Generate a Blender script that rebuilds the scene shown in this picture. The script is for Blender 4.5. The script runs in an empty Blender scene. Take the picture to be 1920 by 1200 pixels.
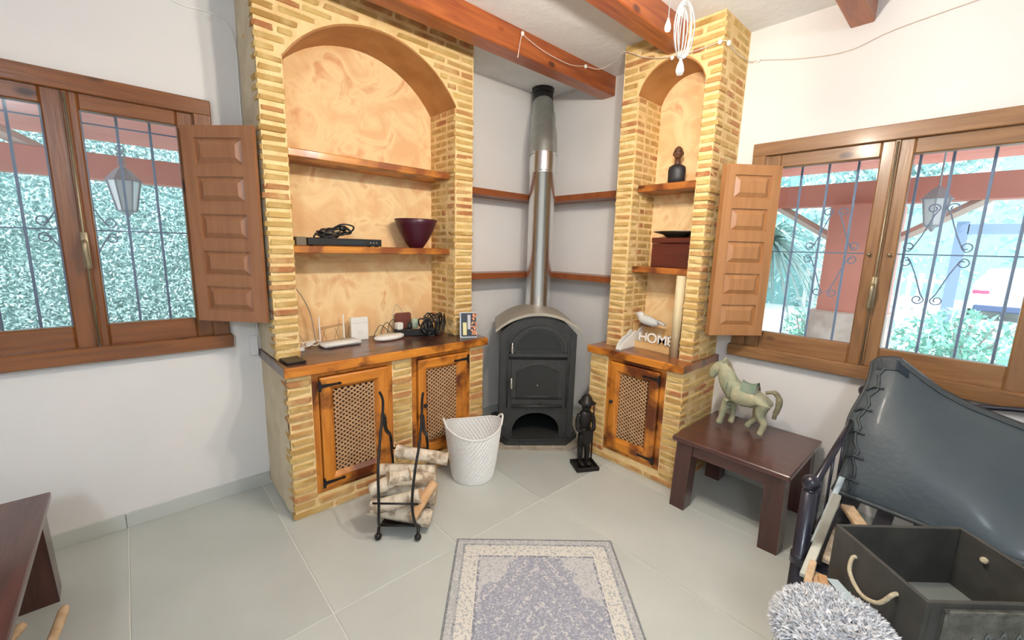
import bpy, bmesh, math, random
from mathutils import Matrix, Vector, noise
random.seed(7)
PI = math.pi
scene = bpy.context.scene
COL = scene.collection

# ------------------------------------------------------------------ camera
cam_d = bpy.data.cameras.new('camera')
cam_d.sensor_width = 36.0
cam_d.lens = 36.0 * 788.1 / 1920.0
cam_d.clip_start = 0.05
cam_d.clip_end = 200
cam = bpy.data.objects.new('camera', cam_d)
COL.objects.link(cam)
yaw, pit, rol = math.radians(47.555), math.radians(9.781), math.radians(1.532)
fw = Vector((math.cos(pit)*math.cos(yaw), math.cos(pit)*math.sin(yaw), -math.sin(pit)))
rt = Vector((math.sin(yaw), -math.cos(yaw), 0))
up = rt.cross(fw)
r2 = math.cos(rol)*rt + math.sin(rol)*up
u2 = -math.sin(rol)*rt + math.cos(rol)*up
cam.matrix_world = Matrix(((r2.x, u2.x, -fw.x, 0), (r2.y, u2.y, -fw.y, 0), (r2.z, u2.z, -fw.z, 1.55), (0, 0, 0, 1)))
scene.camera = cam

# ------------------------------------------------------------------ view, world, sun
vs = scene.view_settings
vs.view_transform = 'Standard'
vs.look = 'None'
vs.gamma = 1
vs.exposure = 0.46
vs.use_curve_mapping = False
w = bpy.data.worlds.new('sky')
scene.world = w
w.use_nodes = True
nt = w.node_tree
nt.nodes.clear()
wo = nt.nodes.new('ShaderNodeOutputWorld')
bg = nt.nodes.new('ShaderNodeBackground')
bg.inputs['Color'].default_value = (0.72, 0.87, 1.0, 1)
bg.inputs['Strength'].default_value = 3.4
nt.links.new(bg.outputs[0], wo.inputs[0])
sun_d = bpy.data.lights.new('sun', 'SUN')
sun_d.energy = 3.2
sun_d.angle = math.radians(2)
sun_d.color = (1.0, 0.97, 0.92)
sun = bpy.data.objects.new('sun', sun_d)
COL.objects.link(sun)
sun.rotation_euler = Vector((0.50, 0.55, -0.72)).to_track_quat('-Z', 'Y').to_euler()
sun.location = (0, 0, 12)

# ------------------------------------------------------------------ helpers
def thing(name, label, cat, loc=(0, 0, 0), rz=0.0, group=None):
    o = bpy.data.objects.new(name, None)
    o.empty_display_size = 0.1
    COL.objects.link(o)
    o.location = loc
    o.rotation_euler = (0, 0, rz)
    o['label'] = label
    o['category'] = cat
    if group:
        o['group'] = group
    return o

def structure(name, loc=(0, 0, 0), rz=0.0):
    o = bpy.data.objects.new(name, None)
    o.empty_display_size = 0.1
    COL.objects.link(o)
    o.location = loc
    o.rotation_euler = (0, 0, rz)
    o['kind'] = 'structure'
    return o

def wmat(o):
    m = Matrix.LocRotScale(o.location, o.rotation_euler, o.scale)
    return wmat(o.parent) @ m if o.parent else m

def bake(name, bm, mat, parent=None, smooth=False, world=True, origin=None):
    """link bm as one mesh object; bm is in world coordinates (or parent's when world=False)"""
    if parent is not None and world:
        bm.transform(wmat(parent).inverted())
    me = bpy.data.meshes.new(name)
    o = bpy.data.objects.new(name, me)
    if origin is None and parent is None or origin == 'auto':
        xs = [v.co for v in bm.verts]
        if xs:
            lo = Vector((min(c.x for c in xs), min(c.y for c in xs), min(c.z for c in xs)))
            hi = Vector((max(c.x for c in xs), max(c.y for c in xs), max(c.z for c in xs)))
            og = Vector(((lo.x+hi.x)/2, (lo.y+hi.y)/2, lo.z))
            bm.transform(Matrix.Translation(-og))
            o.location = og
    bmesh.ops.recalc_face_normals(bm, faces=bm.faces)
    bm.to_mesh(me)
    bm.free()
    if mat is not None:
        for m_ in (mat if isinstance(mat, (list, tuple)) else [mat]):
            me.materials.append(m_)
    if smooth:
        for p in me.polygons:
            p.use_smooth = True
    COL.objects.link(o)
    if parent is not None:
        o.parent = parent
    return o

def tag(o, label, cat, group=None):
    o['label'] = label
    o['category'] = cat
    if group:
        o['group'] = group
    return o

def BM():
    return bmesh.new()

def xf(bm, verts, m):
    for v in verts:
        v.co = m @ v.co

def box(bm, lo, hi, m=None, bev=0.0):
    lo = Vector(lo); hi = Vector(hi)
    r = bmesh.ops.create_cube(bm, size=1.0)
    c = (lo+hi)/2; s = hi-lo
    for v in r['verts']:
        v.co = Vector((v.co.x*s.x+c.x, v.co.y*s.y+c.y, v.co.z*s.z+c.z))
    vs_ = r['verts']
    if bev > 0:
        es = list({e for v in vs_ for e in v.link_edges})
        rr = bmesh.ops.bevel(bm, geom=es, offset=bev, segments=1, affect='EDGES', clamp_overlap=True)
        vs_ = list({v for f in rr['faces'] for v in f.verts})
    if m is not None:
        xf(bm, vs_, m)
    return vs_

def tube(bm, pts, r, n=8, closed=False, caps=True):
    pts = [Vector(p) for p in pts]
    rs = r if isinstance(r, (list, tuple)) else [r]*len(pts)
    rings = []
    prev = None
    N = len(pts)
    for i, p in enumerate(pts):
        a = pts[(i-1) % N] if (i > 0 or closed) else p
        b = pts[(i+1) % N] if (i < N-1 or closed) else p
        t = (b-a)
        t = t.normalized() if t.length > 1e-9 else Vector((0, 0, 1))
        if prev is None:
            h = Vector((0, 0, 1)) if abs(t.z) < 0.9 else Vector((1, 0, 0))
            x = t.cross(h).normalized()
        else:
            x = (prev - t*prev.dot(t))
            x = x.normalized() if x.length > 1e-6 else t.orthogonal().normalized()
        prev = x
        y = t.cross(x)
        rings.append([bm.verts.new(p + (x*math.cos(2*PI*k/n)+y*math.sin(2*PI*k/n))*rs[i]) for k in range(n)])
    m = N if closed else N-1
    for i in range(m):
        A, B = rings[i], rings[(i+1) % N]
        for k in range(n):
            bm.faces.new((A[k], A[(k+1) % n], B[(k+1) % n], B[k]))
    if caps and not closed:
        bm.faces.new(rings[0][::-1])
        bm.faces.new(rings[-1])
    return [v for rg in rings for v in rg]

def smoothpts(pts, k=6):
    """Catmull-Rom"""
    P = [Vector(p) for p in pts]
    out = []
    for i in range(len(P)-1):
        p0 = P[max(i-1, 0)]; p1 = P[i]; p2 = P[i+1]; p3 = P[min(i+2, len(P)-1)]
        for j in range(k):
            t = j/k
            out.append(0.5*((2*p1)+(-p0+p2)*t+(2*p0-5*p1+4*p2-p3)*t*t+(-p0+3*p1-3*p2+p3)*t**3))
    out.append(P[-1])
    return out

def lathe(bm, prof, c=(0, 0, 0), n=24, sx=1, sy=1, m=None, caps=True):
    c = Vector(c)
    rings = []
    for (r, z) in prof:
        rings.append([bm.verts.new(c+Vector((r*sx*math.cos(2*PI*k/n), r*sy*math.sin(2*PI*k/n), z))) for k in range(n)])
    for i in range(len(rings)-1):
        A, B = rings[i], rings[i+1]
        for k in range(n):
            bm.faces.new((A[k], A[(k+1) % n], B[(k+1) % n], B[k]))
    if caps:
        if prof[0][0] > 1e-5: bm.faces.new(rings[0][::-1])
        if prof[-1][0] > 1e-5: bm.faces.new(rings[-1])
    vs_ = [v for rg in rings for v in rg]
    if m is not None:
        xf(bm, vs_, m)
    bmesh.ops.remove_doubles(bm, verts=vs_, dist=1e-6)

def prism(bm, poly, f, t0, t1):
    """poly of 2D points; f(u, v, w) -> 3D; extruded from w=t0 to w=t1"""
    A = [bm.verts.new(f(u, v, t0)) for u, v in poly]
    B = [bm.verts.new(f(u, v, t1)) for u, v in poly]
    n = len(poly)
    bm.faces.new(A[::-1]); bm.faces.new(B)
    for i in range(n):
        bm.faces.new((A[i], A[(i+1) % n], B[(i+1) % n], B[i]))
    return A+B

def sphere(bm, c, r, s=(1, 1, 1), seg=16, rings=10, m=None):
    rr = bmesh.ops.create_uvsphere(bm, u_segments=seg, v_segments=rings, radius=r)
    for v in rr['verts']:
        v.co = Vector((v.co.x*s[0], v.co.y*s[1], v.co.z*s[2]))
        if m is not None: v.co = m @ v.co
        v.co += Vector(c)
    return rr['verts']

def grid(bm, f, nu, nv, closed_u=False):
    V = [[bm.verts.new(f(i/nu, j/nv)) for j in range(nv+1)] for i in range(nu if closed_u else nu+1)]
    m = len(V)
    for i in range(nu):
        for j in range(nv):
            bm.faces.new((V[i][j], V[(i+1) % m][j], V[(i+1) % m][j+1], V[i][j+1]))
    return V

# ------------------------------------------------------------------ materials
def mat(name, col, rough=0.6, metal=0.0, col2=None, nscale=8.0, stretch=(1, 1, 1), detail=4, lo=0.35, hi=0.65,
        bump=0.0, bscale=None, bstretch=None, col3=None, spec=0.5, coat=0.0, distortion=0.0, trans=0.0):
    m = bpy.data.materials.new(name)
    m.use_nodes = True
    t = m.node_tree
    b = t.nodes['Principled BSDF']
    b.inputs['Base Color'].default_value = (*col, 1)
    b.inputs['Roughness'].default_value = rough
    b.inputs['Metallic'].default_value = metal
    b.inputs['Specular IOR Level'].default_value = spec
    b.inputs['Coat Weight'].default_value = coat
    b.inputs['Coat Roughness'].default_value = 0.15
    tc = t.nodes.new('ShaderNodeTexCoord')
    mp = t.nodes.new('ShaderNodeMapping')
    mp.inputs['Scale'].default_value = stretch
    t.links.new(tc.outputs['Object'], mp.inputs[0])
    if col2 is not None:
        n = t.nodes.new('ShaderNodeTexNoise')
        n.inputs['Scale'].default_value = nscale
        n.inputs['Detail'].default_value = detail
        n.inputs['Distortion'].default_value = distortion
        t.links.new(mp.outputs[0], n.inputs['Vector'])
        r = t.nodes.new('ShaderNodeValToRGB')
        e = r.color_ramp.elements
        e[0].position = lo; e[0].color = (*col, 1)
        e[1].position = hi; e[1].color = (*col2, 1)
        if col3 is not None:
            q = e.new(min(hi+0.12, 1.0)); q.color = (*col3, 1)
        t.links.new(n.outputs['Fac'], r.inputs[0])
        t.links.new(r.outputs[0], b.inputs['Base Color'])
    if bump > 0:
        n2 = t.nodes.new('ShaderNodeTexNoise')
        n2.inputs['Scale'].default_value = bscale or nscale*3
        n2.inputs['Detail'].default_value = 5
        if bstretch:
            mp2 = t.nodes.new('ShaderNodeMapping')
            mp2.inputs['Scale'].default_value = bstretch
            t.links.new(tc.outputs['Object'], mp2.inputs[0])
            t.links.new(mp2.outputs[0], n2.inputs['Vector'])
        else:
            t.links.new(mp.outputs[0], n2.inputs['Vector'])
        bp = t.nodes.new('ShaderNodeBump')
        bp.inputs['Strength'].default_value = bump
        bp.inputs['Distance'].default_value = 0.01
        t.links.new(n2.outputs['Fac'], bp.inputs['Height'])
        t.links.new(bp.outputs[0], b.inputs['Normal'])
    return m

def emis(name, col, s):
    m = bpy.data.materials.new(name)
    m.use_nodes = True
    b = m.node_tree.nodes['Principled BSDF']
    b.inputs['Base Color'].default_value = (*col, 1)
    b.inputs['Emission Color'].default_value = (*col, 1)
    b.inputs['Emission Strength'].default_value = s
    return m

def wood(name, light, dark, axis, rough=0.4, scale=3.0, burn=None, coat=0.2, knots=True):
    st = [14, 14, 14]
    st['xyz'.index(axis)] = 1.2
    m = mat(name, light, rough, 0, dark, scale, tuple(st), 5, 0.38, 0.72, bump=0.12, bscale=scale*4, coat=coat, distortion=0.6)
    if burn:
        t = m.node_tree
        b = t.nodes['Principled BSDF']
        src = b.inputs['Base Color'].links[0].from_socket
        tc = t.nodes.new('ShaderNodeTexCoord')
        n = t.nodes.new('ShaderNodeTexNoise')
        n.inputs['Scale'].default_value = 5.5
        n.inputs['Detail'].default_value = 3
        n.inputs['Distortion'].default_value = 0.4
        t.links.new(tc.outputs['Object'], n.inputs['Vector'])
        r = t.nodes.new('ShaderNodeValToRGB')
        r.color_ramp.elements[0].position = 0.47; r.color_ramp.elements[0].color = (0, 0, 0, 1)
        r.color_ramp.elements[1].position = 0.62; r.color_ramp.elements[1].color = (1, 1, 1, 1)
        t.links.new(n.outputs['Fac'], r.inputs[0])
        mx = t.nodes.new('ShaderNodeMixRGB')
        t.links.new(r.outputs[0], mx.inputs[0])
        t.links.new(src, mx.inputs[1])
        mx.inputs[2].default_value = (*burn, 1)
        t.links.new(mx.outputs[0], b.inputs['Base Color'])
    if knots:
        t = m.node_tree
        b = t.nodes['Principled BSDF']
        src = b.inputs['Base Color'].links[0].from_socket
        tc = t.nodes.new('ShaderNodeTexCoord')
        mp = t.nodes.new('ShaderNodeMapping')
        s2 = [6, 6, 6]; s2['xyz'.index(axis)] = 3.2
        mp.inputs['Scale'].default_value = s2
        t.links.new(tc.outputs['Object'], mp.inputs[0])
        v = t.nodes.new('ShaderNodeTexVoronoi'); v.inputs['Scale'].default_value = 1.0
        t.links.new(mp.outputs[0], v.inputs['Vector'])
        r = t.nodes.new('ShaderNodeValToRGB')
        r.color_ramp.elements[0].position = .07; r.color_ramp.elements[0].color = (1, 1, 1, 1)
        r.color_ramp.elements[1].position = .15; r.color_ramp.elements[1].color = (0, 0, 0, 1)
        t.links.new(v.outputs['Distance'], r.inputs[0])
        mx = t.nodes.new('ShaderNodeMixRGB')
        t.links.new(r.outputs[0], mx.inputs[0]); t.links.new(src, mx.inputs[1])
        mx.inputs[2].default_value = (light[0]*.22, light[1]*.16, light[2]*.15, 1)
        t.links.new(mx.outputs[0], b.inputs['Base Color'])
    return m

def brick_mat(name):
    m = mat(name, (.7, .5, .25), 0.85, bump=0.5, bscale=60)
    t = m.node_tree
    b = t.nodes['Principled BSDF']
    oi = t.nodes.new('ShaderNodeObjectInfo')
    ge = t.nodes.new('ShaderNodeNewGeometry')
    ad = t.nodes.new('ShaderNodeMath'); ad.operation = 'ADD'
    fr = t.nodes.new('ShaderNodeMath'); fr.operation = 'FRACT'
    t.links.new(oi.outputs['Random'], ad.inputs[0])
    t.links.new(ge.outputs['Random Per Island'], ad.inputs[1])
    t.links.new(ad.outputs[0], fr.inputs[0])
    r = t.nodes.new('ShaderNodeValToRGB')
    e = r.color_ramp.elements
    e[0].position = 0.0; e[0].color = (.60, .36, .12, 1)
    e[1].position = 1.0; e[1].color = (.50, .19, .075, 1)
    for p, c in ((.3, (.74, .50, .17)), (.5, (.52, .30, .085)), (.68, (.68, .44, .15)), (.82, (.60, .30, .11))):
        q = e.new(p); q.color = (*c, 1)
    t.links.new(fr.outputs[0], r.inputs[0])
    tc = t.nodes.new('ShaderNodeTexCoord')
    n = t.nodes.new('ShaderNodeTexNoise')
    n.inputs['Scale'].default_value = 9
    n.inputs['Detail'].default_value = 5
    t.links.new(ge.outputs['Position'], n.inputs['Vector'])
    rr = t.nodes.new('ShaderNodeValToRGB')
    rr.color_ramp.elements[0].position = .45; rr.color_ramp.elements[0].color = (0, 0, 0, 1)
    rr.color_ramp.elements[1].position = .75; rr.color_ramp.elements[1].color = (1, 1, 1, 1)
    t.links.new(n.outputs['Fac'], rr.inputs[0])
    mx = t.nodes.new('ShaderNodeMixRGB')
    t.links.new(rr.outputs[0], mx.inputs[0])
    t.links.new(r.outputs[0], mx.inputs[1])
    mx.inputs[2].default_value = (.82, .62, .27, 1)
    t.links.new(mx.outputs[0], b.inputs['Base Color'])
    return m

M = {}
M['wall'] = mat('wall_paint', (.80, .78, .76), 0.9, bump=0.25, bscale=7, col2=(.77, .76, .75), nscale=3)
M['ceiling'] = mat('ceiling_plaster', (.84, .85, .85), 0.95, bump=0.5, bscale=14, col2=(.78, .79, .79), nscale=4)
M['tile'] = mat('floor_tile', (.49, .515, .48), 0.36, col2=(.57, .59, .555), nscale=2.2, detail=7, lo=.3, hi=.75, bump=.03, bscale=30)
M['grout'] = mat('grout', (.80, .80, .74), 0.9)
M['brick'] = brick_mat('rustic_brick')
M['mortar'] = mat('sand_mortar', (.89, .68, .35), 0.95, col2=(.80, .56, .26), nscale=14, bump=.9, bscale=50)
M['render'] = mat('sand_render', (.60, .50, .34), 0.95, col2=(.70, .60, .43), nscale=7, bump=.9, bscale=22)
M['peach'] = mat('peach_plaster', (.84, .53, .26), 0.85, col2=(.93, .70, .38), nscale=4.5, detail=8, lo=.38, hi=.56, col3=(.78, .42, .20), bump=.35, bscale=16, distortion=1.2)
M['soffit'] = mat('arch_tile', (.36, .155, .04), 0.6, col2=(.46, .22, .07), nscale=6, bump=.2, bscale=20)
M['beam'] = wood('beam_wood', (.40, .105, .022), (.22, .045, .012), 'x', 0.38, 2.2, coat=.3)
M['door_z'] = wood('cabinet_wood_upright', (.68, .25, .030), (.46, .14, .015), 'z', .38, 2.2, (.13, .03, .006))
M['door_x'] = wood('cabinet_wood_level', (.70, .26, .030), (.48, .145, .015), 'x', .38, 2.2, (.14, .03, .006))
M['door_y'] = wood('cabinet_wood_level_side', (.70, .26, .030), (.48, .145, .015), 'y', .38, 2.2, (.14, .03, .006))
M['top_x'] = wood('worktop_wood', (.19, .07, .035), (.10, .035, .022), 'x', .3, 2.0, (.05, .018, .014), coat=.4)
M['top_y'] = wood('worktop_wood_side', (.34, .12, .035), (.20, .06, .02), 'y', .3, 2.0, (.09, .03, .015), coat=.4)
M['shelf_x'] = wood('shelf_wood', (.68, .27, .035), (.42, .13, .02), 'x', .4, 2.0, (.26, .07, .012))
M['shelf_y'] = wood('shelf_wood_side', (.50, .17, .03), (.30, .085, .016), 'y', .4, 2.0, (.16, .04, .01))
M['shelf_dark'] = wood('corner_shelf_wood', (.30, .085, .022), (.20, .05, .015), 'x', .4, 2.0)
M['win_z'] = wood('window_wood_upright', (.235, .080, .016), (.15, .046, .009), 'z', .35, 2.2, coat=.4)
M['win_x'] = wood('window_wood_level', (.235, .080, .016), (.15, .046, .009), 'x', .35, 2.2, coat=.4)
M['win_y'] = wood('window_wood_level_side', (.29, .145, .055), (.18, .08, .026), 'y', .42, 2.2, coat=.12)
M['win_z2'] = wood('window_wood_upright_pale', (.29, .145, .055), (.18, .08, .026), 'z', .35, 2.2, coat=.4)
M['shutter'] = wood('shutter_wood', (.37, .165, .075), (.30, .125, .055), 'z', .32, 2.0, coat=.4, knots=False)
M['shutter2'] = wood('shutter_wood_pale', (.47, .225, .09), (.39, .175, .065), 'z', .32, 2.0, coat=.4, knots=False)
M['lattice'] = mat('lattice_wood', (.58, .36, .19), .55, col2=(.48, .27, .13), nscale=20)
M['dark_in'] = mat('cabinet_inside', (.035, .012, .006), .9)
M['iron'] = mat('black_iron', (.016, .014, .014), .42, .3, bump=.1, bscale=60)
M['stove'] = mat('cast_iron', (.038, .040, .040), .5, .25, col2=(.052, .053, .052), nscale=20, bump=.15, bscale=90)
M['stove_roof'] = mat('stove_roof_iron', (.42, .38, .31), .5, .3, bump=.1, bscale=60)
M['stove_glass'] = mat('stove_glass', (.02, .022, .022), .16, .0)
M['chrome'] = mat('polished_steel', (.74, .75, .75), .24, 1.0)
M['galv'] = mat('galvanised_steel', (.36, .38, .36), .38, .75, col2=(.42, .44, .41), nscale=14)
M['brass'] = mat('aged_brass', (.34, .28, .18), .45, .7)
M['walnut'] = wood('dark_table_wood', (.10, .032, .024), (.055, .018, .015), 'y', .28, 2.0, coat=.5, knots=False)
M['walnut_z'] = wood('dark_table_leg_wood', (.085, .028, .022), (.05, .017, .014), 'z', .3, 2.0, coat=.4, knots=False)
M['white'] = mat('white_plastic', (.85, .84, .80), .4)
M['soft_white'] = mat('translucent_white', (.93, .93, .92), .4)
M['soft_white'].node_tree.nodes['Principled BSDF'].inputs['Subsurface Weight'].default_value = 1.0
M['soft_white'].node_tree.nodes['Principled BSDF'].inputs['Subsurface Scale'].default_value = .03
M['soft_white'].node_tree.nodes['Principled BSDF'].inputs['Subsurface Radius'].default_value = (1, 1, 1)
M['black'] = mat('black_plastic', (.012, .012, .013), .35)
M['burgundy'] = mat('burgundy_ceramic', (.055, .006, .018), .35)
M['bark'] = mat('birch_bark', (.74, .64, .50), .85, col2=(.34, .25, .17), nscale=16, stretch=(1, 1, 1), lo=.45, hi=.62, bump=.8, bscale=30)
M['endgrain'] = mat('log_end', (.68, .50, .32), .8, col2=(.50, .33, .19), nscale=30)
M['log_split'] = mat('split_wood', (.55, .30, .13), .8, col2=(.68, .45, .26), nscale=14, bump=.5)
M['glass'] = None
g = bpy.data.materials.new('window_glass')
g.use_nodes = True
t_ = g.node_tree
t_.nodes.clear()
go = t_.nodes.new('ShaderNodeOutputMaterial')
tr = t_.nodes.new('ShaderNodeBsdfTransparent')
gl = t_.nodes.new('ShaderNodeBsdfGlossy')
gl.inputs['Roughness'].default_value = 0.02
gl.inputs['Color'].default_value = (1, 1, 1, 1)
tr.inputs['Color'].default_value = (.95, .975, .98, 1)
fz = t_.nodes.new('ShaderNodeFresnel')
fz.inputs['IOR'].default_value = 1.5
mxg = t_.nodes.new('ShaderNodeMixShader')
t_.links.new(fz.outputs[0], mxg.inputs[0])
t_.links.new(tr.outputs[0], mxg.inputs[1])
t_.links.new(gl.outputs[0], mxg.inputs[2])
t_.links.new(mxg.outputs[0], go.inputs[0])
M['glass'] = g

# ------------------------------------------------------------------ room shell
XW, YW, CZ = 3.03, 2.90, 2.915
XB, YB = -2.9, -2.9
TH = 0.24
# window openings: (u0, u1, z0, z1)
WL = (-0.70, 0.405, 0.94, 2.273)
WR = (-0.315, 1.06, 0.876, 2.229)

def wall_with_hole(name, axis, pos, u0, u1, hole, mat_):
    bm = BM()
    a, b_, c, d = hole
    for (p, q, r_, s_) in ((u0, a, 0, CZ), (b_, u1, 0, CZ), (a, b_, 0, c), (a, b_, d, CZ)):
        if axis == 'y':
            box(bm, (p, pos, r_), (q, pos+TH, s_))
        else:
            box(bm, (pos, p, r_), (pos+TH, q, s_))
    o = bake(name, bm, mat_)
    o['kind'] = 'structure'
    return o

wall_with_hole('wall_left', 'y', YW, XB, XW+TH, (WL[0]+.03, WL[1]-.03, WL[2]+.03, WL[3]-.03), M['wall'])
wall_with_hole('wall_right', 'x', XW, YB, YW, (WR[0]+.03, WR[1]-.03, WR[2]+.03, WR[3]-.03), M['wall'])
for nm, lo, hi in (('wall_back', (XB, YB-TH, 0), (XW+TH, YB, CZ)), ('wall_rear', (XB-TH, YB-TH, 0), (XB, YW+TH, CZ))):
    bm = BM(); box(bm, lo, hi); bake(nm, bm, M['wall'])['kind'] = 'structure'
bm = BM(); box(bm, (XB-TH, YB-TH, CZ), (XW+TH, YW+TH, CZ+.2)); bake('ceiling', bm, M['ceiling'])['kind'] = 'structure'

# floor: grout bed and loose tiles laid in a square grid
floor = structure('floor', (0, 0, 0))
bm = BM(); box(bm, (XB, YB, -.1), (XW, YW, -.0045)); bake('grout_bed', bm, M['grout'], floor)
TX, TY, TS, GR = 0.509, 1.630, 0.640, 0.003
TSY = 1.285
xs = []
x = TX
while x > XB: x -= TS
while x < XW: xs.append(x); x += TS
ys = []
y = TY
while y > YB: y -= TSY
while y < YW: ys.append(y); y += TSY
tile_cache = {}
for x in xs:
    for y in ys:
        x0, x1, y0, y1 = max(x+GR, XB), min(x+TS-GR, XW), max(y+GR, YB), min(y+TSY-GR, YW)
        if x1-x0 < .02 or y1-y0 < .02: continue
        sx_, sy_ = round(x1-x0, 4), round(y1-y0, 4)
        k = (sx_, sy_)
        if k not in tile_cache:
            bm = BM(); box(bm, (-sx_/2, -sy_/2, -.0095), (sx_/2, sy_/2, 0), bev=.0012)
            me = bpy.data.meshes.new('tile'); bm.to_mesh(me); bm.free(); me.materials.append(M['tile'])
            tile_cache[k] = me
        o = bpy.data.objects.new('tile', tile_cache[k]); COL.objects.link(o)
        o.parent = floor; o.location = ((x0+x1)/2, (y0+y1)/2, 0)
# tile material varies from tile to tile
t = M['tile'].node_tree
b = t.nodes['Principled BSDF']
src = b.inputs['Base Color'].links[0].from_socket
oi = t.nodes.new('ShaderNodeObjectInfo')
mr = t.nodes.new('ShaderNodeMapRange'); mr.inputs[3].default_value = .93; mr.inputs[4].default_value = 1.07
t.links.new(oi.outputs['Random'], mr.inputs[0])
hs = t.nodes.new('ShaderNodeHueSaturation')
t.links.new(mr.outputs[0], hs.inputs['Value']); t.links.new(src, hs.inputs['Color'])
t.links.new(hs.outputs[0], b.inputs['Base Color'])

for nm, segs, ax in (('baseboard_left', ((XB, .555), (1.935, XW)), 'x'), ('baseboard_right', ((1.86, YW-.013), (YB, 1.14)), 'y')):
    root = structure(nm, (0, 0, 0))
    for a, b_ in segs:
        L = b_-a; n = max(1, round(L/TS)); st = L/n
        for i in range(n):
            bm = BM()
            if ax == 'x': box(bm, (a+i*st+.0015, YW-.012, 0), (a+(i+1)*st-.0015, YW, .082), bev=.001)
            else: box(bm, (XW-.012, a+i*st+.0015, 0), (XW, a+(i+1)*st-.0015, .082), bev=.001)
            bake('tile', bm, M['tile'], root)

# ceiling beams (run along x)


for i, (y0, y1, zb, lab) in enumerate(((2.16, 2.29, 2.77, 'orange varnished ceiling beam nearest the stove, above the alcoves'),
                              (1.385, 1.51, 2.77, 'reddish ceiling beam running into the top of the narrow right alcove'),
                              (.55, .655, 2.77, 'short dark ceiling beam end above the right window, rightmost of the beams'),
                              (-.25, -.12, 2.77, 'ceiling beam overhead behind the viewpoint'))):
    bm = BM()
    x1 = 2.66 if i == 1 else XW+.02
    box(bm, (XB, y0, zb), (x1, y1, CZ+.01), bev=.006)
    o = bake('ceiling_beam', bm, M['beam'])
    tag(o, lab, 'beam', 'ceiling beams')
# ------------------------------------------------------------------ brick alcoves
BP = 0.048     # course pitch
brick_meshes = []
for k in range(8):
    bm = BM()
    box(bm, (-.5, -.5, -.5), (.5, .5, .5), bev=.11)
    for v in bm.verts:
        v.co += Vector((random.uniform(-.03, .03), random.uniform(-.05, .05), random.uniform(-.06, .06)))
    bmesh.ops.recalc_face_normals(bm, faces=bm.faces)
    me = bpy.data.meshes.new('brick'); bm.to_mesh(me); bm.free()
    me.materials.append(M['brick'])
    brick_meshes.append(me)

class Bricks:
    def __init__(self, root):
        self.root = root; self.l = []
    def add(self, lo, hi, pri=1, rot=0.0):
        self.l.append((pri+random.random()*.001, Vector(lo), Vector(hi), rot))
    def finish(self, limit=300):
        inv = wmat(self.root).inverted()
        self.l.sort(key=lambda a: a[0])
        rest = BM(); nrest = 0
        for i, (p, lo, hi, rot) in enumerate(self.l):
            c = (lo+hi)/2; s = hi-lo
            me = random.choice(brick_meshes)
            # longest horizontal axis is the brick's own x axis
            if s.x >= s.y:
                R = Matrix.Rotation(random.uniform(-.012, .012), 4, 'Y') @ Matrix.Rotation(rot, 4, 'Y'); S = (s.x, s.y, s.z)
            else:
                R = Matrix.Rotation(PI/2, 4, 'Z') @ Matrix.Rotation(random.uniform(-.012, .012)+rot, 4, 'Y'); S = (s.y, s.x, s.z)
            m = inv @ Matrix.Translation(c) @ R @ Matrix.Diagonal((*S, 1))
            if i < limit:
                o = bpy.data.objects.new('brick', me); COL.objects.link(o)
                o.parent = self.root; o.matrix_local = m
            else:
                n0 = len(rest.verts)
                rest.from_mesh(me)
                rest.verts.ensure_lookup_table()
                for v in rest.verts[n0:]: v.co = m @ v.co
                nrest += 1
        if nrest:
            o = bake('brick_courses', rest, M['brick'], self.root, world=False)
            o['kind'] = 'stuff'
            print('bricks', len(self.l), 'joined', nrest)
        else:
            rest.free()

def J(a=.004): return random.uniform(-a, a)

def arch_pts(c, half, zap, R, n):
    zc = zap-R
    return [(c-half+2*half*i/n, zc+math.sqrt(max(R*R-(-half+2*half*i/n)**2, 0))) for i in range(n+1)]

def mapx(u, d): return (u, d)       # left unit: u = x, d = y
def mapy(u, d): return (d, u)       # right unit: u = y, d = x

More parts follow.
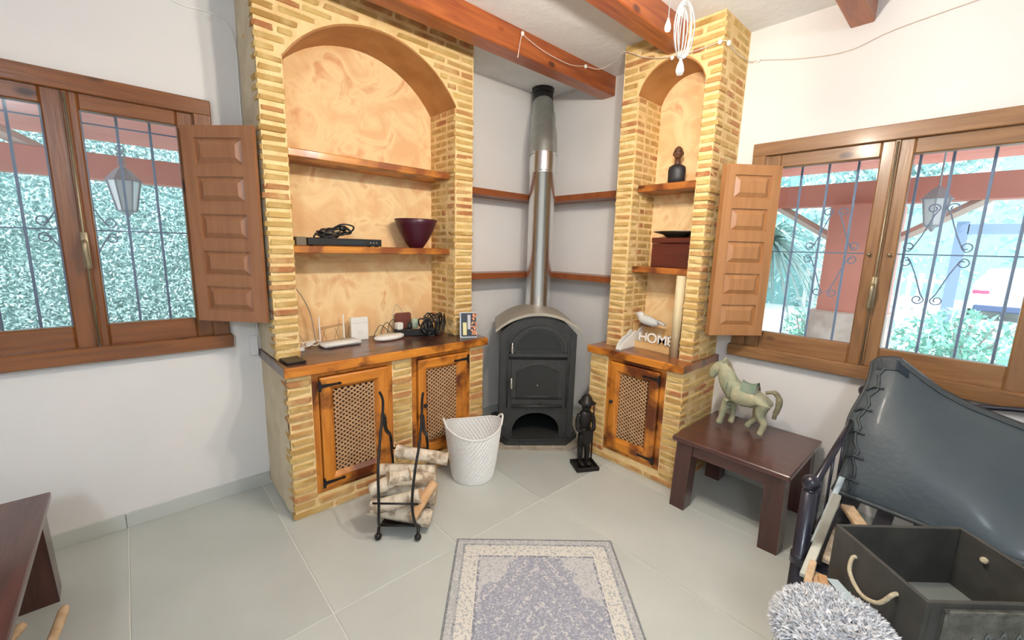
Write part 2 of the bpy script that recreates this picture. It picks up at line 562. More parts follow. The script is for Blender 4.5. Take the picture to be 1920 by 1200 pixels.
def unit(root, mp, u0, u1, n0, n1, low0, low1, dU, dL, dN, dW, ztop, zbot, arc, openings, proud=.006, right_unit=False):
    P = lambda u, d, z: (*mp(u, d), z)
    def bx(bm, ua, ub, da, db, za, zb):
        a = P(ua, da, za); b_ = P(ub, db, zb)
        box(bm, (min(a[0], b_[0]), min(a[1], b_[1]), za), (max(a[0], b_[0]), max(a[1], b_[1]), zb))
    # masonry core, upper part
    bm = BM()
    bx(bm, u0, n0, dU, dW, ztop, CZ)
    bx(bm, n1, u1, dU, dW, ztop, CZ)
    c, half, zap, R = arc
    pts = arch_pts(c, half, zap, R, 20)
    for i in range(20):
        (ua, za), (ub, zb) = pts[i], pts[i+1]
        f = lambda u, v, w_: Vector(P(u, w_, v))
        prism(bm, [(ua, za), (ub, zb), (ub, CZ), (ua, CZ)], f, dU, dN)
    # lower part: pieces around the door openings
    zb_open = openings[0][2]
    bx(bm, low0, low1, dL, dW, 0, zb_open)
    cur = low0
    for (a, b_, za, zb) in openings:
        bx(bm, cur, a, dL, dW, zb_open, zbot)
        cur = b_
    bx(bm, cur, low1, dL, dW, zb_open, zbot)
    bake('mortar', bm, M['mortar'], root)
    # arch soffit
    bm = BM()
    for i in range(20):
        (ua, za), (ub, zb) = pts[i], pts[i+1]
        f = lambda u, v, w_: Vector(P(u, w_, v))
        prism(bm, [(ua, za-.008), (ub, zb-.008), (ub, zb+.004), (ua, za+.004)], f, dU-.006, dN)
    bake('arch_soffit', bm, M['soffit'], root)
    # niche plaster
    bm = BM()
    bx(bm, n0-.03, n1+.03, dN, dW, ztop, CZ-.03)
    bake('niche_plaster', bm, M['peach'], root)
    B = Bricks(root)
    zarc = lambda u: (zap-R)+math.sqrt(max(R*R-(u-c)**2, 0)) if abs(u-c) < half else 0
    spring = pts[0][1]
    sg = proud
    def brick(ua, ub, da, db, z, h=.031, pri=1, rot=0):
        a = P(ua, da, z); b_ = P(ub, db, z+h)
        B.add((min(a[0], b_[0]), min(a[1], b_[1]), z), (max(a[0], b_[0]), max(a[1], b_[1]), z+h), pri, rot)
    # upper courses
    k = 0; z = ztop+.008
    while z < CZ-.03:
        hh = .031+J(.002); q = k % 2
        pl = (.11 if q else .075)
        # piers (corner bricks wrap into jamb and side)
        top_zone = z > spring-.02
        if not top_zone:
            brick(u0-sg+J(), n0+sg*.6+J(), dU-sg+J(.003), dU+.10, z, hh, 0)
            brick(n1-sg*.6+J(), u1+sg+J(), dU-sg+J(.003), dU+.10, z, hh, 0)
        else:
            # full-width courses cut by the arch
            uu = u0-sg; first = True
            while uu < u1-.02:
                L = (.11 if (first and q) else .225)+J(.012)
                ue = min(uu+L, u1+sg)
                if u1+sg-ue < .05: ue = u1+sg
                ua, ub = uu, ue
                # clip against arch
                seg_ok = True
                tz = max(zarc(ua), zarc(ub), zarc((ua+ub)/2))
                if z < tz+.012:
                    # try trimming
                    if ua < c and ub > c-half:
                        while ub > ua+.05 and max(zarc(ub), zarc((ua+ub)/2)) > z-.010: ub -= .012
                        if max(zarc(ua), zarc(ub)) > z-.010: seg_ok = False
                    elif ub > c and ua < c+half:
                        while ub > ua+.05 and max(zarc(ua), zarc((ua+ub)/2)) > z-.010: ua += .012
                        if max(zarc(ua), zarc(ub)) > z-.010: seg_ok = False
                    else: seg_ok = True
                if seg_ok and ub-ua > .045:
                    brick(ua, ub-.012, dU-sg+J(.003), dU+.06, z, hh, 0)
                uu = ue; first = False
        # outer side faces
        for (us, sgn, pri) in ((u0, -1, 2 if not right_unit else .5),):
            if not right_unit and sgn == -1 and (random.random() < .8): continue   # mostly rendered over
            dd = dU+.115+(.05 if q else 0)
            while dd < dW-.03:
                de = min(dd+(.215 if q else .12)+J(.01), dW-.004)
                if sgn < 0: brick(us-sg*.6, us+.03, dd, de-.012, z, hh, pri)
                else: brick(us-.03, us+sg*.7, dd, de-.012, z, hh, pri)
                dd = de
        # visible inner jamb
        if z < spring-.02:
            us = n1 if not right_unit else n1
            dd = dU+.112
            jl = [(dd, dd+.135), (dd+.147, dN-.003)] if q else [(dd, dd+.06), (dd+.072, dN-.003)]
            for a, b_ in jl:
                if b_-a > .03: brick(us-sg*.5, us+.03, a, b_, z, hh, 1)
        k += 1; z += BP
    # lower courses
    z = .008; k = 0
    while z < zbot-.03:
        hh = .033+J(.002); q = k % 2
        dLL = dL-sg-.002
        if z+hh < zb_open:
            uu = low0-sg; first = True
            while uu < low1-.01:
                L = (.12 if (first and q) else .23)+J(.01)
                ue = min(uu+L, low1+sg)
                if low1+sg-ue < .05: ue = low1+sg
                brick(uu, ue-.012, dLL+J(.003), dL+.06, z, hh, 0)
                uu = ue; first = False
        else:
            cur = low0-sg
            ends = [(low0-sg, openings[0][0])]
            for i in range(len(openings)-1): ends.append((openings[i][1], openings[i+1][0]))
            ends.append((openings[-1][1], low1+sg))
            for a, b_ in ends:
                brick(a+J(.003)+.001, b_+J(.003)-.001, dLL+J(.003), dL+.10, z, hh, 0)
        for (us, sgn, pri) in ((low0, -1, 2 if not right_unit else .5),):
            if not right_unit and (random.random() < .75): continue
            dd = dL+.115+(.06 if q else 0)
            while dd < dW-.03:
                de = min(dd+.215+J(.012), dW-.004)
                if sgn < 0: brick(us-sg*.6, us+.03, dd, de-.012, z, hh, pri)
                else: brick(us-.03, us+sg*.8, dd, de-.012, z, hh, pri)
                dd = de
        k += 1; z += BP
    B.finish()

def mb(bm, mp, ua, ub, da, db, za, zb, bev=0):
    a = (*mp(ua, da), za); b_ = (*mp(ub, db), zb)
    return box(bm, (min(a[0], b_[0]), min(a[1], b_[1]), za), (max(a[0], b_[0]), max(a[1], b_[1]), zb), bev=bev)

def cabinet_door(root, mp, u0, u1, z0, z1, d, lat, hinge_hi, knob_u, knob_z, mx_):
    """door in opening u0..u1; front face at d"""
    P = lambda u, dd, z: Vector((*mp(u, dd), z))
    # surround fixed in the brickwork
    bm = BM(); fw_ = .035
    mb(bm, mp, u0, u0+fw_, d-.004, d+.06, z0, z1, .003)
    mb(bm, mp, u1-fw_, u1, d-.004, d+.06, z0, z1, .003)
    mb(bm, mp, u0, u1, d-.003, d+.06, z1-.03, z1, .003)
    mb(bm, mp, u0, u1, d-.003, d+.06, z0, z0+.03, .003)
    bake('door_surround', bm, M['door_z'], root)
    a0, a1, c0, c1 = u0+fw_+.003, u1-fw_-.003, z0+.033, z1-.033
    l0, l1, m0, m1 = lat
    bm = BM()
    # stiles and rails with mitred bevel towards the lattice
    fo, fi = d-.026, d-.006
    f = lambda u, v, w_: P(u, w_, v)
    def frame_piece(q):
        A = [bm.verts.new(P(u, dd, z)) for (u, z, dd) in q]
        return A
    def quad(bm, pts3): bm.faces.new([bm.verts.new(P(u, dd, z)) for (u, dd, z) in pts3])
    def piece(o1, o2, i1, i2, bm):
        # o: outer edge pts, i: inner edge pts (u,z)
        mid1 = (o1[0]*.3+i1[0]*.7, o1[1]*.3+i1[1]*.7); mid2 = (o2[0]*.3+i2[0]*.7, o2[1]*.3+i2[1]*.7)
        prof = [(o1, o2, d+.002), (o1, o2, fo+.004), (tuple(o1[j]*.9+i1[j]*.1 for j in (0, 1)), tuple(o2[j]*.9+i2[j]*.1 for j in (0, 1)), fo), (mid1, mid2, fo+.001), (i1, i2, fi+.006), (i1, i2, d+.002)]
        rows = [(bm.verts.new(P(p[0], dd, p[1])), bm.verts.new(P(q[0], dd, q[1]))) for p, q, dd in prof]
        for i in range(len(rows)):
            A, B_ = rows[i], rows[(i+1) % len(rows)]
            bm.faces.new((A[0], A[1], B_[1], B_[0]))
        bm.faces.new([r_[0] for r_ in rows][::-1]); bm.faces.new([r_[1] for r_ in rows])
    leaf = bm
    piece((a0, c0), (a0, c1), (l0, m0), (l0, m1), leaf)
    piece((a1, c1), (a1, c0), (l1, m1), (l1, m0), leaf)
    door = bake('cabinet_door', leaf, M['door_z'], root)
    bm = BM()
    piece((a0, c1), (a1, c1), (l0, m1), (l1, m1), bm)
    def sub(name, bm, m, smooth=False):
        o = bake(name, bm, m, None, smooth, origin='none')
        o.parent = door
        o.matrix_parent_inverse = Matrix.Identity(4)
        o.data.transform(wmat(root).inverted())
        return o
    sub('door_rail', bm, mx_)
    bm = BM()
    piece((a1, c0), (a0, c0), (l1, m0), (l0, m0), bm)
    sub('door_rail', bm, mx_)
    # lattice: two layers of diagonal laths clipped to the opening
    bm = BM()
    W_, H_ = l1-l0, m1-m0
    pitch = .0265; hw = .0052
    for layer, sg in ((0, 1), (1, -1)):
        # lines v = sg*u*tan + c
        cc = -W_ - H_
        while cc < W_+H_:
            # line: z = sg*u*0.8 + cc
            tn = .75*sg
            pts = []
            for u in (0, W_):
                z = tn*u+cc
                if 0 <= z <= H_: pts.append((u, z))
            for z in (0, H_):
                u = (z-cc)/tn
                if 0 < u < W_: pts.append((u, z))
            if len(pts) >= 2:
                p, q = Vector(pts[0]), Vector(pts[1])
                if (q-p).length > .012:
                    nrm = Vector((-(q-p).y, (q-p).x)).normalized()*hw
                    dd0 = d-.006+layer*.004; dd1 = dd0+.004
                    quadp = [p+nrm, q+nrm, q-nrm, p-nrm]
                    prism(bm, [(l0+min(max(v.x, 0), W_), m0+min(max(v.y, 0), H_)) for v in quadp], f, dd0, dd1)
            cc += pitch
    o = sub('lattice', bm, M['lattice'])
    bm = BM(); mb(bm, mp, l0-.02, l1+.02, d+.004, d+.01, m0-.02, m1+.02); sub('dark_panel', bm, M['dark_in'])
    # strap hinges
    for zc in (c1-.045, c0+.035):
        bm = BM()
        s = -1 if hinge_hi else 1
        e = a1+.012 if hinge_hi else a0-.012
        T = lambda du: e+s*du
        prism(bm, [(T(0), zc-.028), (T(.012), zc-.030), (T(.018), zc-.010), (T(.105), zc-.005), (T(.118), zc-.009), (T(.130), zc), (T(.118), zc+.009), (T(.105), zc+.005), (T(.018), zc+.010), (T(.012), zc+.030), (T(0), zc+.028)], f, fo-.005, fo+.001)
        sub('hinge', bm, M['iron'])
    bm = BM()
    sphere(bm, P(knob_u, fo-.020, knob_z), .014, seg=12, rings=8)
    tube(bm, [P(knob_u, fo, knob_z), P(knob_u, fo-.016, knob_z)], .006, 8)
    sub('knob', bm, M['iron'], True)
    return door

# left unit
L = thing('brick_alcove', 'wide arched brick alcove with peach plaster niche and two lattice doors, left of the stove', 'alcove', (1.23, 2.64, 0))
Ld = [(.688, 1.165, .115, .842), (1.300, 1.768, .115, .842)]
unit(L, mapx, .565, 1.90, .684, 1.752, .568, 1.888, 2.54, 2.375, 2.86, YW, .897, .842, (1.218, .534, 2.770, .640), Ld)
cabinet_door(L, mapx, Ld[0][0], Ld[0][1], .115, .842, 2.375, (.800, 1.045, .225, .728), False, 1.085, .49, M['door_x'])
cabinet_door(L, mapx, Ld[1][0], Ld[1][1], .115, .842, 2.375, (1.412, 1.650, .225, .728), True, 1.378, .50, M['door_x'])
# smeared sand render on the outer flank
bm = BM()
def flank(u, v):
    z = v*CZ
    y0 = 2.375 if z < .842 else 2.545
    return None
for (y0, y1, z0, z1) in ((2.395, YW, .02, .84), (2.555, YW, .90, CZ)):
    nu, nv = 8, max(4, int((z1-z0)/.04))
    def fx(a, b_, y0=y0, y1=y1, z0=z0, z1=z1):
        y = y0+(y1-y0)*a; z = z0+(z1-z0)*b_
        edge = min(a, 1)*1.0
        return Vector((.565-.006*min(1, a*6)-.004*noise.noise(Vector((y*9, 3, z*9)))-.003*noise.noise(Vector((y*30, 1, z*30))), y, z))
    grid(bm, fx, nu*2, nv)
bake('render_coat', bm, M['render'], L, True)

# right unit
Rr = thing('brick_alcove', 'narrow arched brick alcove with one lattice door, right of the stove', 'alcove', (2.78, 1.49, 0))
Rd = [(1.262, 1.712, .085, .797)]
unit(Rr, mapy, 1.165, 1.822, 1.248, 1.692, 1.150, 1.868, 2.65, 2.53, 2.945, XW, .847, .797, (1.470, .222, 2.745, .232), Rd, right_unit=True)
cabinet_door(Rr, mapy, Rd[0][0], Rd[0][1], .085, .797, 2.53, (1.385, 1.602, .205, .684), False, 1.640, .475, M['door_y'])

# worktops
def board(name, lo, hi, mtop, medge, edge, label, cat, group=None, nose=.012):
    """board with an added front strip, coloured paler on worktops to paint in lamplight; edge = '-y' or '-x'"""
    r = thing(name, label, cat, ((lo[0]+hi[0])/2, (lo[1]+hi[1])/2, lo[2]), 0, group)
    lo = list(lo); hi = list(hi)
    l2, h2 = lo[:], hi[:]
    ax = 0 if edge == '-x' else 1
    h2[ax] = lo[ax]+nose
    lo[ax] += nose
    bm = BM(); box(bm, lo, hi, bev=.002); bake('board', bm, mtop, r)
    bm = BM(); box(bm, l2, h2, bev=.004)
    bake('front_edge', bm, medge, r)  # worktop strips get a lighter wood colour: lamplight painted onto the front
    return r
board('worktop', (.548, 2.335, .842), (1.905, YW, .897), M['top_x'], M['door_x'], '-y', 'dark varnished wooden worktop with its front edge coloured orange for lamplight, under the wide alcove', 'worktop')
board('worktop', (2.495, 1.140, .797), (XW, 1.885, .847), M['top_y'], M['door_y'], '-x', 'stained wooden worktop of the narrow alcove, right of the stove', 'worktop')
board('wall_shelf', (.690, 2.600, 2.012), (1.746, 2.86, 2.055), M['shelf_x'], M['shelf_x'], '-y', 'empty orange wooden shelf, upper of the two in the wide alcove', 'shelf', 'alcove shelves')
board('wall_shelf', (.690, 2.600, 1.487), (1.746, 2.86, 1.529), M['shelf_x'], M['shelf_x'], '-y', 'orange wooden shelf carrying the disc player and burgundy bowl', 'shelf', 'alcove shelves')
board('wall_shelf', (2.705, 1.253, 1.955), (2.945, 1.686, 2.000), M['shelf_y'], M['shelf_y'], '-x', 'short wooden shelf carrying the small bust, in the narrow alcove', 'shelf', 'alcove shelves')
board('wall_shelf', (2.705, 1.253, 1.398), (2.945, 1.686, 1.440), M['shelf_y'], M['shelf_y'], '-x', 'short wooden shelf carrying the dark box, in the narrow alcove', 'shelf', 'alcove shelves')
for z, w1, w2 in ((1.955, 'upper', 'upper'), (1.29, 'lower', 'lower')):
    bm = BM(); prism(bm, [(1.912, YW), (1.912, YW-.20), (XW-.20, YW-.20), (XW, YW)], lambda u, v, w_: Vector((u, v, w_)), z, z+.048)
    o = bake('corner_shelf', bm, M['shelf_dark']); tag(o, w1+' reddish wooden corner shelf on the wall left of the flue pipe', 'shelf', 'corner shelves')
    bm = BM(); prism(bm, [(XW, 1.834), (XW-.20, 1.834), (XW-.20, YW-.202), (XW, YW-.002)], lambda u, v, w_: Vector((u, v, w_)), z, z+.048)
    o = bake('corner_shelf', bm, M['shelf_dark']); tag(o, w2+' reddish wooden corner shelf on the wall right of the flue pipe', 'shelf', 'corner shelves')

# hearth strip of bricks under the stove
hs_ = thing('hearth', 'low brown brick hearth strip on the floor under the stove', 'hearth', (2.5, 2.4, 0))
bm = BM(); prism(bm, [(1.93, 2.36), (2.40, 1.93), (2.96, 1.93), (2.96, 2.84), (1.93, 2.84)], lambda u, v, w_: Vector((u, v, w_)), 0.0005, .012)
M['hearth'] = mat('hearth_brick', (.34, .29, .22), .8, col2=(.44, .40, .33), nscale=12, bump=.4)
bake('slab', bm, M['hearth'], hs_)
d_ = Vector((.737, -.675, 0)); nrm = Vector((.675, .737, 0))
for i in range(5):
    bm = BM()
    p = Vector((1.955, 2.375, 0)) + d_*(i*.122)
    m = Matrix(((d_.x, nrm.x, 0, p.x), (d_.y, nrm.y, 0, p.y), (0, 0, 1, 0), (0, 0, 0, 1)))
    box(bm, (.004, .006, .0005), (.118, .12, .018), m, .003)
    bake('brick', bm, M['hearth'], hs_)

# ------------------------------------------------------------------ windows
def window(name, mp, wd, frame_d, glass, mid, mz, mx_, hd):
    """wd outer (u0,u1,z0,z1); frame_d: wall face d; glass: list (u0,u1); gz glass z range"""
    u0, u1, z0, z1 = wd
    root = structure(name, (*mp((u0+u1)/2, frame_d), z0))
    gz0, gz1 = hd
    fwid = .078
    def part(nm, pcs, m_, parent=root, bev=.004):
        bm = BM()
        for p in pcs: mb(bm, mp, *p, bev=bev)
        return bake(nm, bm, m_, parent)
    D = frame_d
    part('frame_jamb', [(u0, u0+fwid, D-.035, D+.09, z0, z1)], mz)
    part('frame_jamb', [(u1-fwid, u1, D-.035, D+.09, z0, z1)], mz)
    part('frame_head', [(u0, u1, D-.038, D+.09, z1-fwid, z1)], mx_)
    part('frame_sill', [(u0-.004, u1+.01, D-.060, D+.09, z0, z0+fwid*.95)], mx_)
    sashes = []
    for i, (a, b_) in enumerate(glass):
        so = (a-.078 if i == 0 and u0 < a-.1 else mid+.004) if a < mid else mid+.004
        if b_ < mid: s0, s1 = u0+fwid-.012, mid-.004
        else: s0, s1 = mid+.004, u1-fwid+.012
        b0, b1 = z0+fwid*.95-.010, z1-fwid+.012
        sd0, sd1 = D-.012, D+.045
        bm = BM()
        mb(bm, mp, s0, a, sd0, sd1, b0, b1, bev=.006)
        sash = bake('sash', bm, mz, root)
        def sub(nm, bm, m_, sm=False):
            o = bake(nm, bm, m_, None, sm, origin='none')
            o.data.transform(wmat(root).inverted()); o.parent = sash
            return o
        bm = BM(); mb(bm, mp, b_, s1, sd0, sd1, b0, b1, bev=.006); sub('sash_stile', bm, mz)
        bm = BM(); mb(bm, mp, a, b_, sd0, sd1, gz1, b1, bev=.006); sub('sash_rail', bm, mx_)
        bm = BM(); mb(bm, mp, a, b_, sd0, sd1, b0, gz0, bev=.006); sub('sash_rail', bm, mx_)
        bm = BM(); mb(bm, mp, a, b_, D+.012, D+.018, gz0, gz1); sub('pane', bm, M['glass'])
    # central batten, espagnolette rod and handle
    part('cover_strip', [(mid-.012, mid+.012, D-.026, D-.010, z0+fwid, z1-fwid)], mz)
    P = lambda u, d, z: Vector((*mp(u, d), z))
    bm = BM(); tube(bm, [P(mid, D-.032, z0+fwid+.01), P(mid, D-.032, z1-fwid-.01)], .005, 8)
    bake('lock_rod', bm, M['brass'], root, True)
    zc = z0+.54 if mp is mapx else z0+.48
    bm = BM()
    mb(bm, mp, mid-.014, mid+.014, D-.036, D-.030, zc-.08, zc+.09, .003)
    tube(bm, smoothpts([P(mid, D-.035, zc+.045), P(mid, D-.065, zc+.04), P(mid, D-.072, zc), P(mid+.004, D-.066, zc-.06), P(mid, D-.06, zc-.09)], 4), [.009]*4+[.012]*5+[.010]*6+[.006]*2, 8)
    bake('window_handle', bm, M['brass'], root, True)
    return root

w1 = window('window_1', mapx, WL, YW, [(-.575, -.220), (-.100, .255)], -.140, M['win_z'], M['win_x'], (1.118, 2.125))
w2 = window('window_2', mapy, WR, XW, [(-.159, .303), (.435, .904)], .370, M['win_z2'], M['win_y'], (1.056, 2.074))

def shutter(root, hinge, free, z0, z1, th, m_, away):
    """solid shutter with five raised and fielded panels; hinge/free (x, y)"""
    h = Vector((*hinge, 0)); f_ = Vector((*free, 0))
    d = (f_-h); W_ = d.length; d.normalize()
    n = Vector((-d.y, d.x, 0))
    if n.dot(Vector(away+(0,))) < 0: n = -n      # n points away from the room
    X = lambda u, v, w_: h+d*u+n*w_+Vector((0, 0, v))
    H_ = z1-z0
    bm = BM()
    prism(bm, [(0, z0), (W_, z0), (W_, z1), (0, z1)], X, .010, th)
    # face grid: stiles and rails leave five sunk fields
    s = .062*W_/.36; pm = .060; n5 = 5
    ph = (H_-pm*6)/5
    prism(bm, [(0, z0), (s, z0), (s, z1), (0, z1)], X, 0, .012)
    prism(bm, [(W_-s, z0), (W_, z0), (W_, z1), (W_-s, z1)], X, 0, .012)
    for i in range(6):
        zz = z0+i*(ph+pm)
        prism(bm, [(s, zz), (W_-s, zz), (W_-s, zz+pm), (s, zz+pm)], X, 0, .012)
    sh = bake('shutter', bm, m_, root)
    for i in range(5):
        zz = z0+pm+i*(ph+pm)
        bm = BM()
        a, b_, c0, c1 = s+.008, W_-s-.008, zz+.008, zz+ph-.008
        q = .026
        o_ = [bm.verts.new(X(u, v, .010)) for u, v in ((a, c0), (b_, c0), (b_, c1), (a, c1))]
        i_ = [bm.verts.new(X(u, v, -.002)) for u, v in ((a+q, c0+q), (b_-q, c0+q), (b_-q, c1-q), (a+q, c1-q))]
        for k in range(4): bm.faces.new((o_[k], o_[(k+1) % 4], i_[(k+1) % 4], i_[k]))
        bm.faces.new(i_); bm.faces.new(o_[::-1])
        ob = bake('raised_panel', bm, m_, None, origin='none')
        ob.data.transform(wmat(root).inverted()); ob.parent = sh
    return sh
shutter(w1, (.262, 2.838), (.530, 2.552), 1.111, 2.121, .022, M['shutter'], (1, 1))
shutter(w2, (2.965, .872), (2.690, 1.088), 1.036, 2.075, .045, M['shutter2'], (1, 1))

# iron grilles outside the glass
def grille(mp, d, us, z0, z1, zs, scrolls, label):
    r = thing('window_grille', label, 'grille', (*mp((us[0]+us[-1])/2, d), z0))
    P = lambda u, z: Vector((*mp(u, d), z))
    for u in us:
        bm = BM(); tube(bm, [P(u, z0), P(u, z1)], .0065, 6); bake('bar', bm, M['bars'], r)
    for z in zs:
        bm = BM(); tube(bm, [P(us[0]-.05, z), P(us[-1]+.05, z)], .004, 6); bake('cross_bar', bm, M['bars'], r)
    for (cu, cz, hw_, hh_) in scrolls:
        for su in (-1, 1):
            for sz in (-1, 1):
                bm = BM()
                def spiral(c0, a0, turn, r1, sgn):
                    out = []
                    for i in range(17):
                        t_2 = i/16; a = a0+sgn*turn*t_2*2*PI; rr = r1*(1-.62*t_2)
                        out.append((c0[0]+rr*math.cos(a), c0[1]+rr*math.sin(a)))
                    return out
                # one quarter of the diamond: end scroll at the side, straight arm, end scroll at the tip
                rs_ = .026
                q1 = spiral((hw_-.012, .016+rs_), -PI/2, 1.1, rs_, 1)[::-1]
                q2 = [(hw_*.80, .030), (hw_*.55, hh_*.42), (.030, hh_-.030)]
                q3 = spiral((.012+rs_, hh_+.002), PI, 1.15, rs_, -1)
                allp = [(cu+su*a_, cz+sz*b2_) for a_, b2_ in q1+q2+q3]
                tube(bm, [P(u, z) for u, z in allp], .0032, 5)
                bake('scroll', bm, M['bars'], r, True)
    return r
M['bars'] = mat('painted_bars', (.16, .22, .34), .5)
bm = BM()
for y_ in (.412, .328):
    sphere(bm, (XW-.028, y_, 1.565), .009, seg=10, rings=8)
    tube(bm, [(XW-.028, y_, 1.565), (XW-.012, y_, 1.565)], .004, 6)
    bake('catch_knob', bm, M['brass'], w2, True); bm = BM()
bm.free()
grille(mapx, YW+.17, [-.72, -.60, -.47, -.345, -.235, -.105, .025, .155, .285], 1.02, 2.22, [1.58, 2.10], [(-.165, 1.58, .13, .22)], 'blue-grey iron bars with small scrolls outside the left window')
grille(mapy, XW+.17, [-.26, -.115, .02, .165, .29, .42, .55, .69, .83, .96], .98, 2.20, [1.57, 2.10], [(.165, 1.57, .12, .24), (.625, 1.57, .12, .24)], 'blue-grey iron bars with diamond scrollwork outside the right window')
# ------------------------------------------------------------------ stove and flue
SC = Vector((2.30, 2.21, 0)); SS = Vector((.776, -.630, 0)); SN = Vector((.630, .776, 0))   # SN points to the corner
ST = lambda s, d, z: SC + SS*(s+.006) + SN*d + Vector((0, 0, z))
stove = thing('wood_stove', 'black cast-iron wood stove with arched top and two doors in the corner', 'stove', ST(-.03, .25, 0.0)[:])
SW, SD = .29, .50
def stp(name, poly, d0, d1, m, parent=None, smooth=False, bev=0):
    bm = BM(); prism(bm, poly, lambda u, v, w_: ST(u, w_, v), d0, d1)
    o = bake(name, bm, m, stove if parent is None else None, smooth, origin='none')
    if parent is not None:
        o.data.transform(wmat(stove).inverted()); o.parent = parent
    return o
def ringarc(c, ro, ri, zc, a0=0, a1=180, n=20, sx=1.0):
    o_ = [(c+ro*sx*math.cos(math.radians(a0+(a1-a0)*i/n)), zc+ro*math.sin(math.radians(a0+(a1-a0)*i/n))) for i in range(n+1)]
    i_ = [(c+ri*sx*math.cos(math.radians(a1+(a0-a1)*i/n)), zc+ri*math.sin(math.radians(a1+(a0-a1)*i/n))) for i in range(n+1)]
    return o_+i_
# body shell: arched section with a recess for the ash opening
def archz(u, half, zs, rise):
    R_ = (half*half+rise*rise)/(2*rise)
    return zs+rise-R_+math.sqrt(max(R_*R_-u*u, 0))
top = [(u, archz(u, SW, .905, .135)) for u in [SW-2*SW*i/20 for i in range(21)]]
stp('stove_body', [(-SW, .27), (SW, .27)]+top, .05, SD, M['stove'])
stp('side_wall', [(-SW, .045), (-SW+.03, .045), (-SW+.03, .27), (-SW, .27)], .05, SD, M['stove'])
stp('side_wall', [(SW-.03, .045), (SW, .045), (SW, .27), (SW-.03, .27)], .05, SD, M['stove'])
stp('back_wall', [(-SW+.03, .045), (SW-.03, .045), (SW-.03, .27), (-SW+.03, .27)], SD-.03, SD, M['dark_in'])
# front plate with low arched ash opening
low = [(-.185+.37*i/14, .115+.140*math.sqrt(max(1-((-.185+.37*i/14)/.188)**2, 0))) for i in range(15)]
bm = BM()
F_ = lambda u, v, w_: ST(u, w_, v)
prism(bm, [(-SW, .045), (-.188, .045), (-.188, .13)]+[(-SW, .13)], F_, 0, .05)
prism(bm, [(.188, .045), (SW, .045), (SW, .13), (.188, .13)], F_, 0, .05)
for i in range(14):
    a, b_ = low[i], low[i+1]
    prism(bm, [a, b_, (b_[0], .29), (a[0], .29)], F_, 0, .05)
prism(bm, [(-SW, .13), (-.185, .13), (-.185, .29), (-SW, .29)], F_, 0, .05)
prism(bm, [(.185, .13), (SW, .13), (SW, .29), (.185, .29)], F_, 0, .05)
prism(bm, [(-SW, .29), (SW, .29)]+top, F_, 0, .05)
bake('front_plate', bm, M['stove'], stove)
stp('side_pilaster', [(-SW-.006, .05), (-SW+.04, .05), (-SW+.04, .90), (-SW-.006, .90)], -.012, .05, M['stove'])
stp('side_pilaster', [(SW-.04, .05), (SW+.006, .05), (SW+.006, .90), (SW-.04, .90)], -.012, .05, M['stove'])
# curved roof
rp = [(u, archz(u, .335, .930, .135)) for u in [.335-.67*i/24 for i in range(25)]]
rp2 = [(u, archz(u, .335, .930, .135)-.022) for u in [-.335+.67*i/24 for i in range(25)]]
stp('curved_roof', rp+rp2, -.03, SD+.02, M['stove_roof'])
# base plate: chamfered
bm = BM()
prism(bm, [(-.35, .50), (-.35, .06), (-.235, -.085), (.235, -.085), (.35, .06), (.35, .50)], lambda u, v, w_: ST(u, v, w_), .018, .048)
prism(bm, [(-.33, .50), (-.33, .07), (-.225, -.065), (.225, -.065), (.33, .07), (.33, .50)], lambda u, v, w_: ST(u, v, w_), .048, .060)
bake('base_plate', bm, M['stove'], stove)
# upper door: half round
ud = stp('upper_door', [(-.222, .735), (.222, .735)]+[(.222*math.cos(PI*i/20), .765+.200*math.sin(PI*i/20)) for i in range(21)], -.018, .0, M['stove'])
stp('door_arch', ringarc(0, .200, .178, .765, sx=1.12), -.030, -.010, M['stove'], ud)
stp('door_glass', [(-.180, .765), (.180, .765)]+[(.180*math.cos(PI*i/20), .765+.160*math.sin(PI*i/20)) for i in range(21)], -.021, -.017, M['stove_glass'], ud)
stp('door_sill', [(-.225, .725), (.225, .725), (.225, .75), (-.225, .75)], -.040, .0, M['stove'], ud)
def handle(z, par):
    bm = BM()
    tube(bm, smoothpts([ST(-.205, -.02, z+.03), ST(-.207, -.05, z+.03), ST(-.207, -.055, z), ST(-.205, -.048, z-.05)], 4), [.009]*4+[.008]*4+[.012]*5, 8)
    o = bake('door_handle', bm, M['chrome'], None, True, origin='none')
    o.data.transform(wmat(stove).inverted()); o.parent = par; o['label'] = 'bright steel handle'
handle(.80, ud)
# lower door
ld = stp('lower_door', [(-.205, .385), (.205, .385), (.205, .695), (-.205, .695)], -.016, 0, M['stove'])
fr_ = [(-.165, .40), (.165, .40)]+[(.165-.33*i/16, .60+.062*math.sin(PI*i/16)) for i in range(17)]
stp('door_glass', fr_, -.0185, -.015, M['stove_glass'], ld)
bm = BM()
tube(bm, [ST(u, -.018, z) for u, z in fr_], .006, 6, closed=True)
tube(bm, [ST(-.17, -.022, .398), ST(.17, -.022, .398)], .006, 6)
o = bake('door_moulding', bm, M['stove'], None, True, origin='none'); o.data.transform(wmat(stove).inverted()); o.parent = ld
bm = BM(); sphere(bm, ST(.0, -.022, .49), .006); o = bake('air_knob', bm, M['chrome'], None, True, origin='none'); o.data.transform(wmat(stove).inverted()); o.parent = ld
handle(.52, ld)
dr = stp('ash_drawer', [(-.20, .305), (.20, .305), (.20, .37), (-.20, .37)], -.014, 0, M['stove'])
bm = BM(); tube(bm, [ST(-.20, -.02, .318), ST(.20, -.02, .318)], .012, 8); sphere(bm, ST(.03, -.022, .345), .012)
o = bake('drawer_lip', bm, M['stove'], None, True, origin='none'); o.data.transform(wmat(stove).inverted()); o.parent = dr
bm = BM()
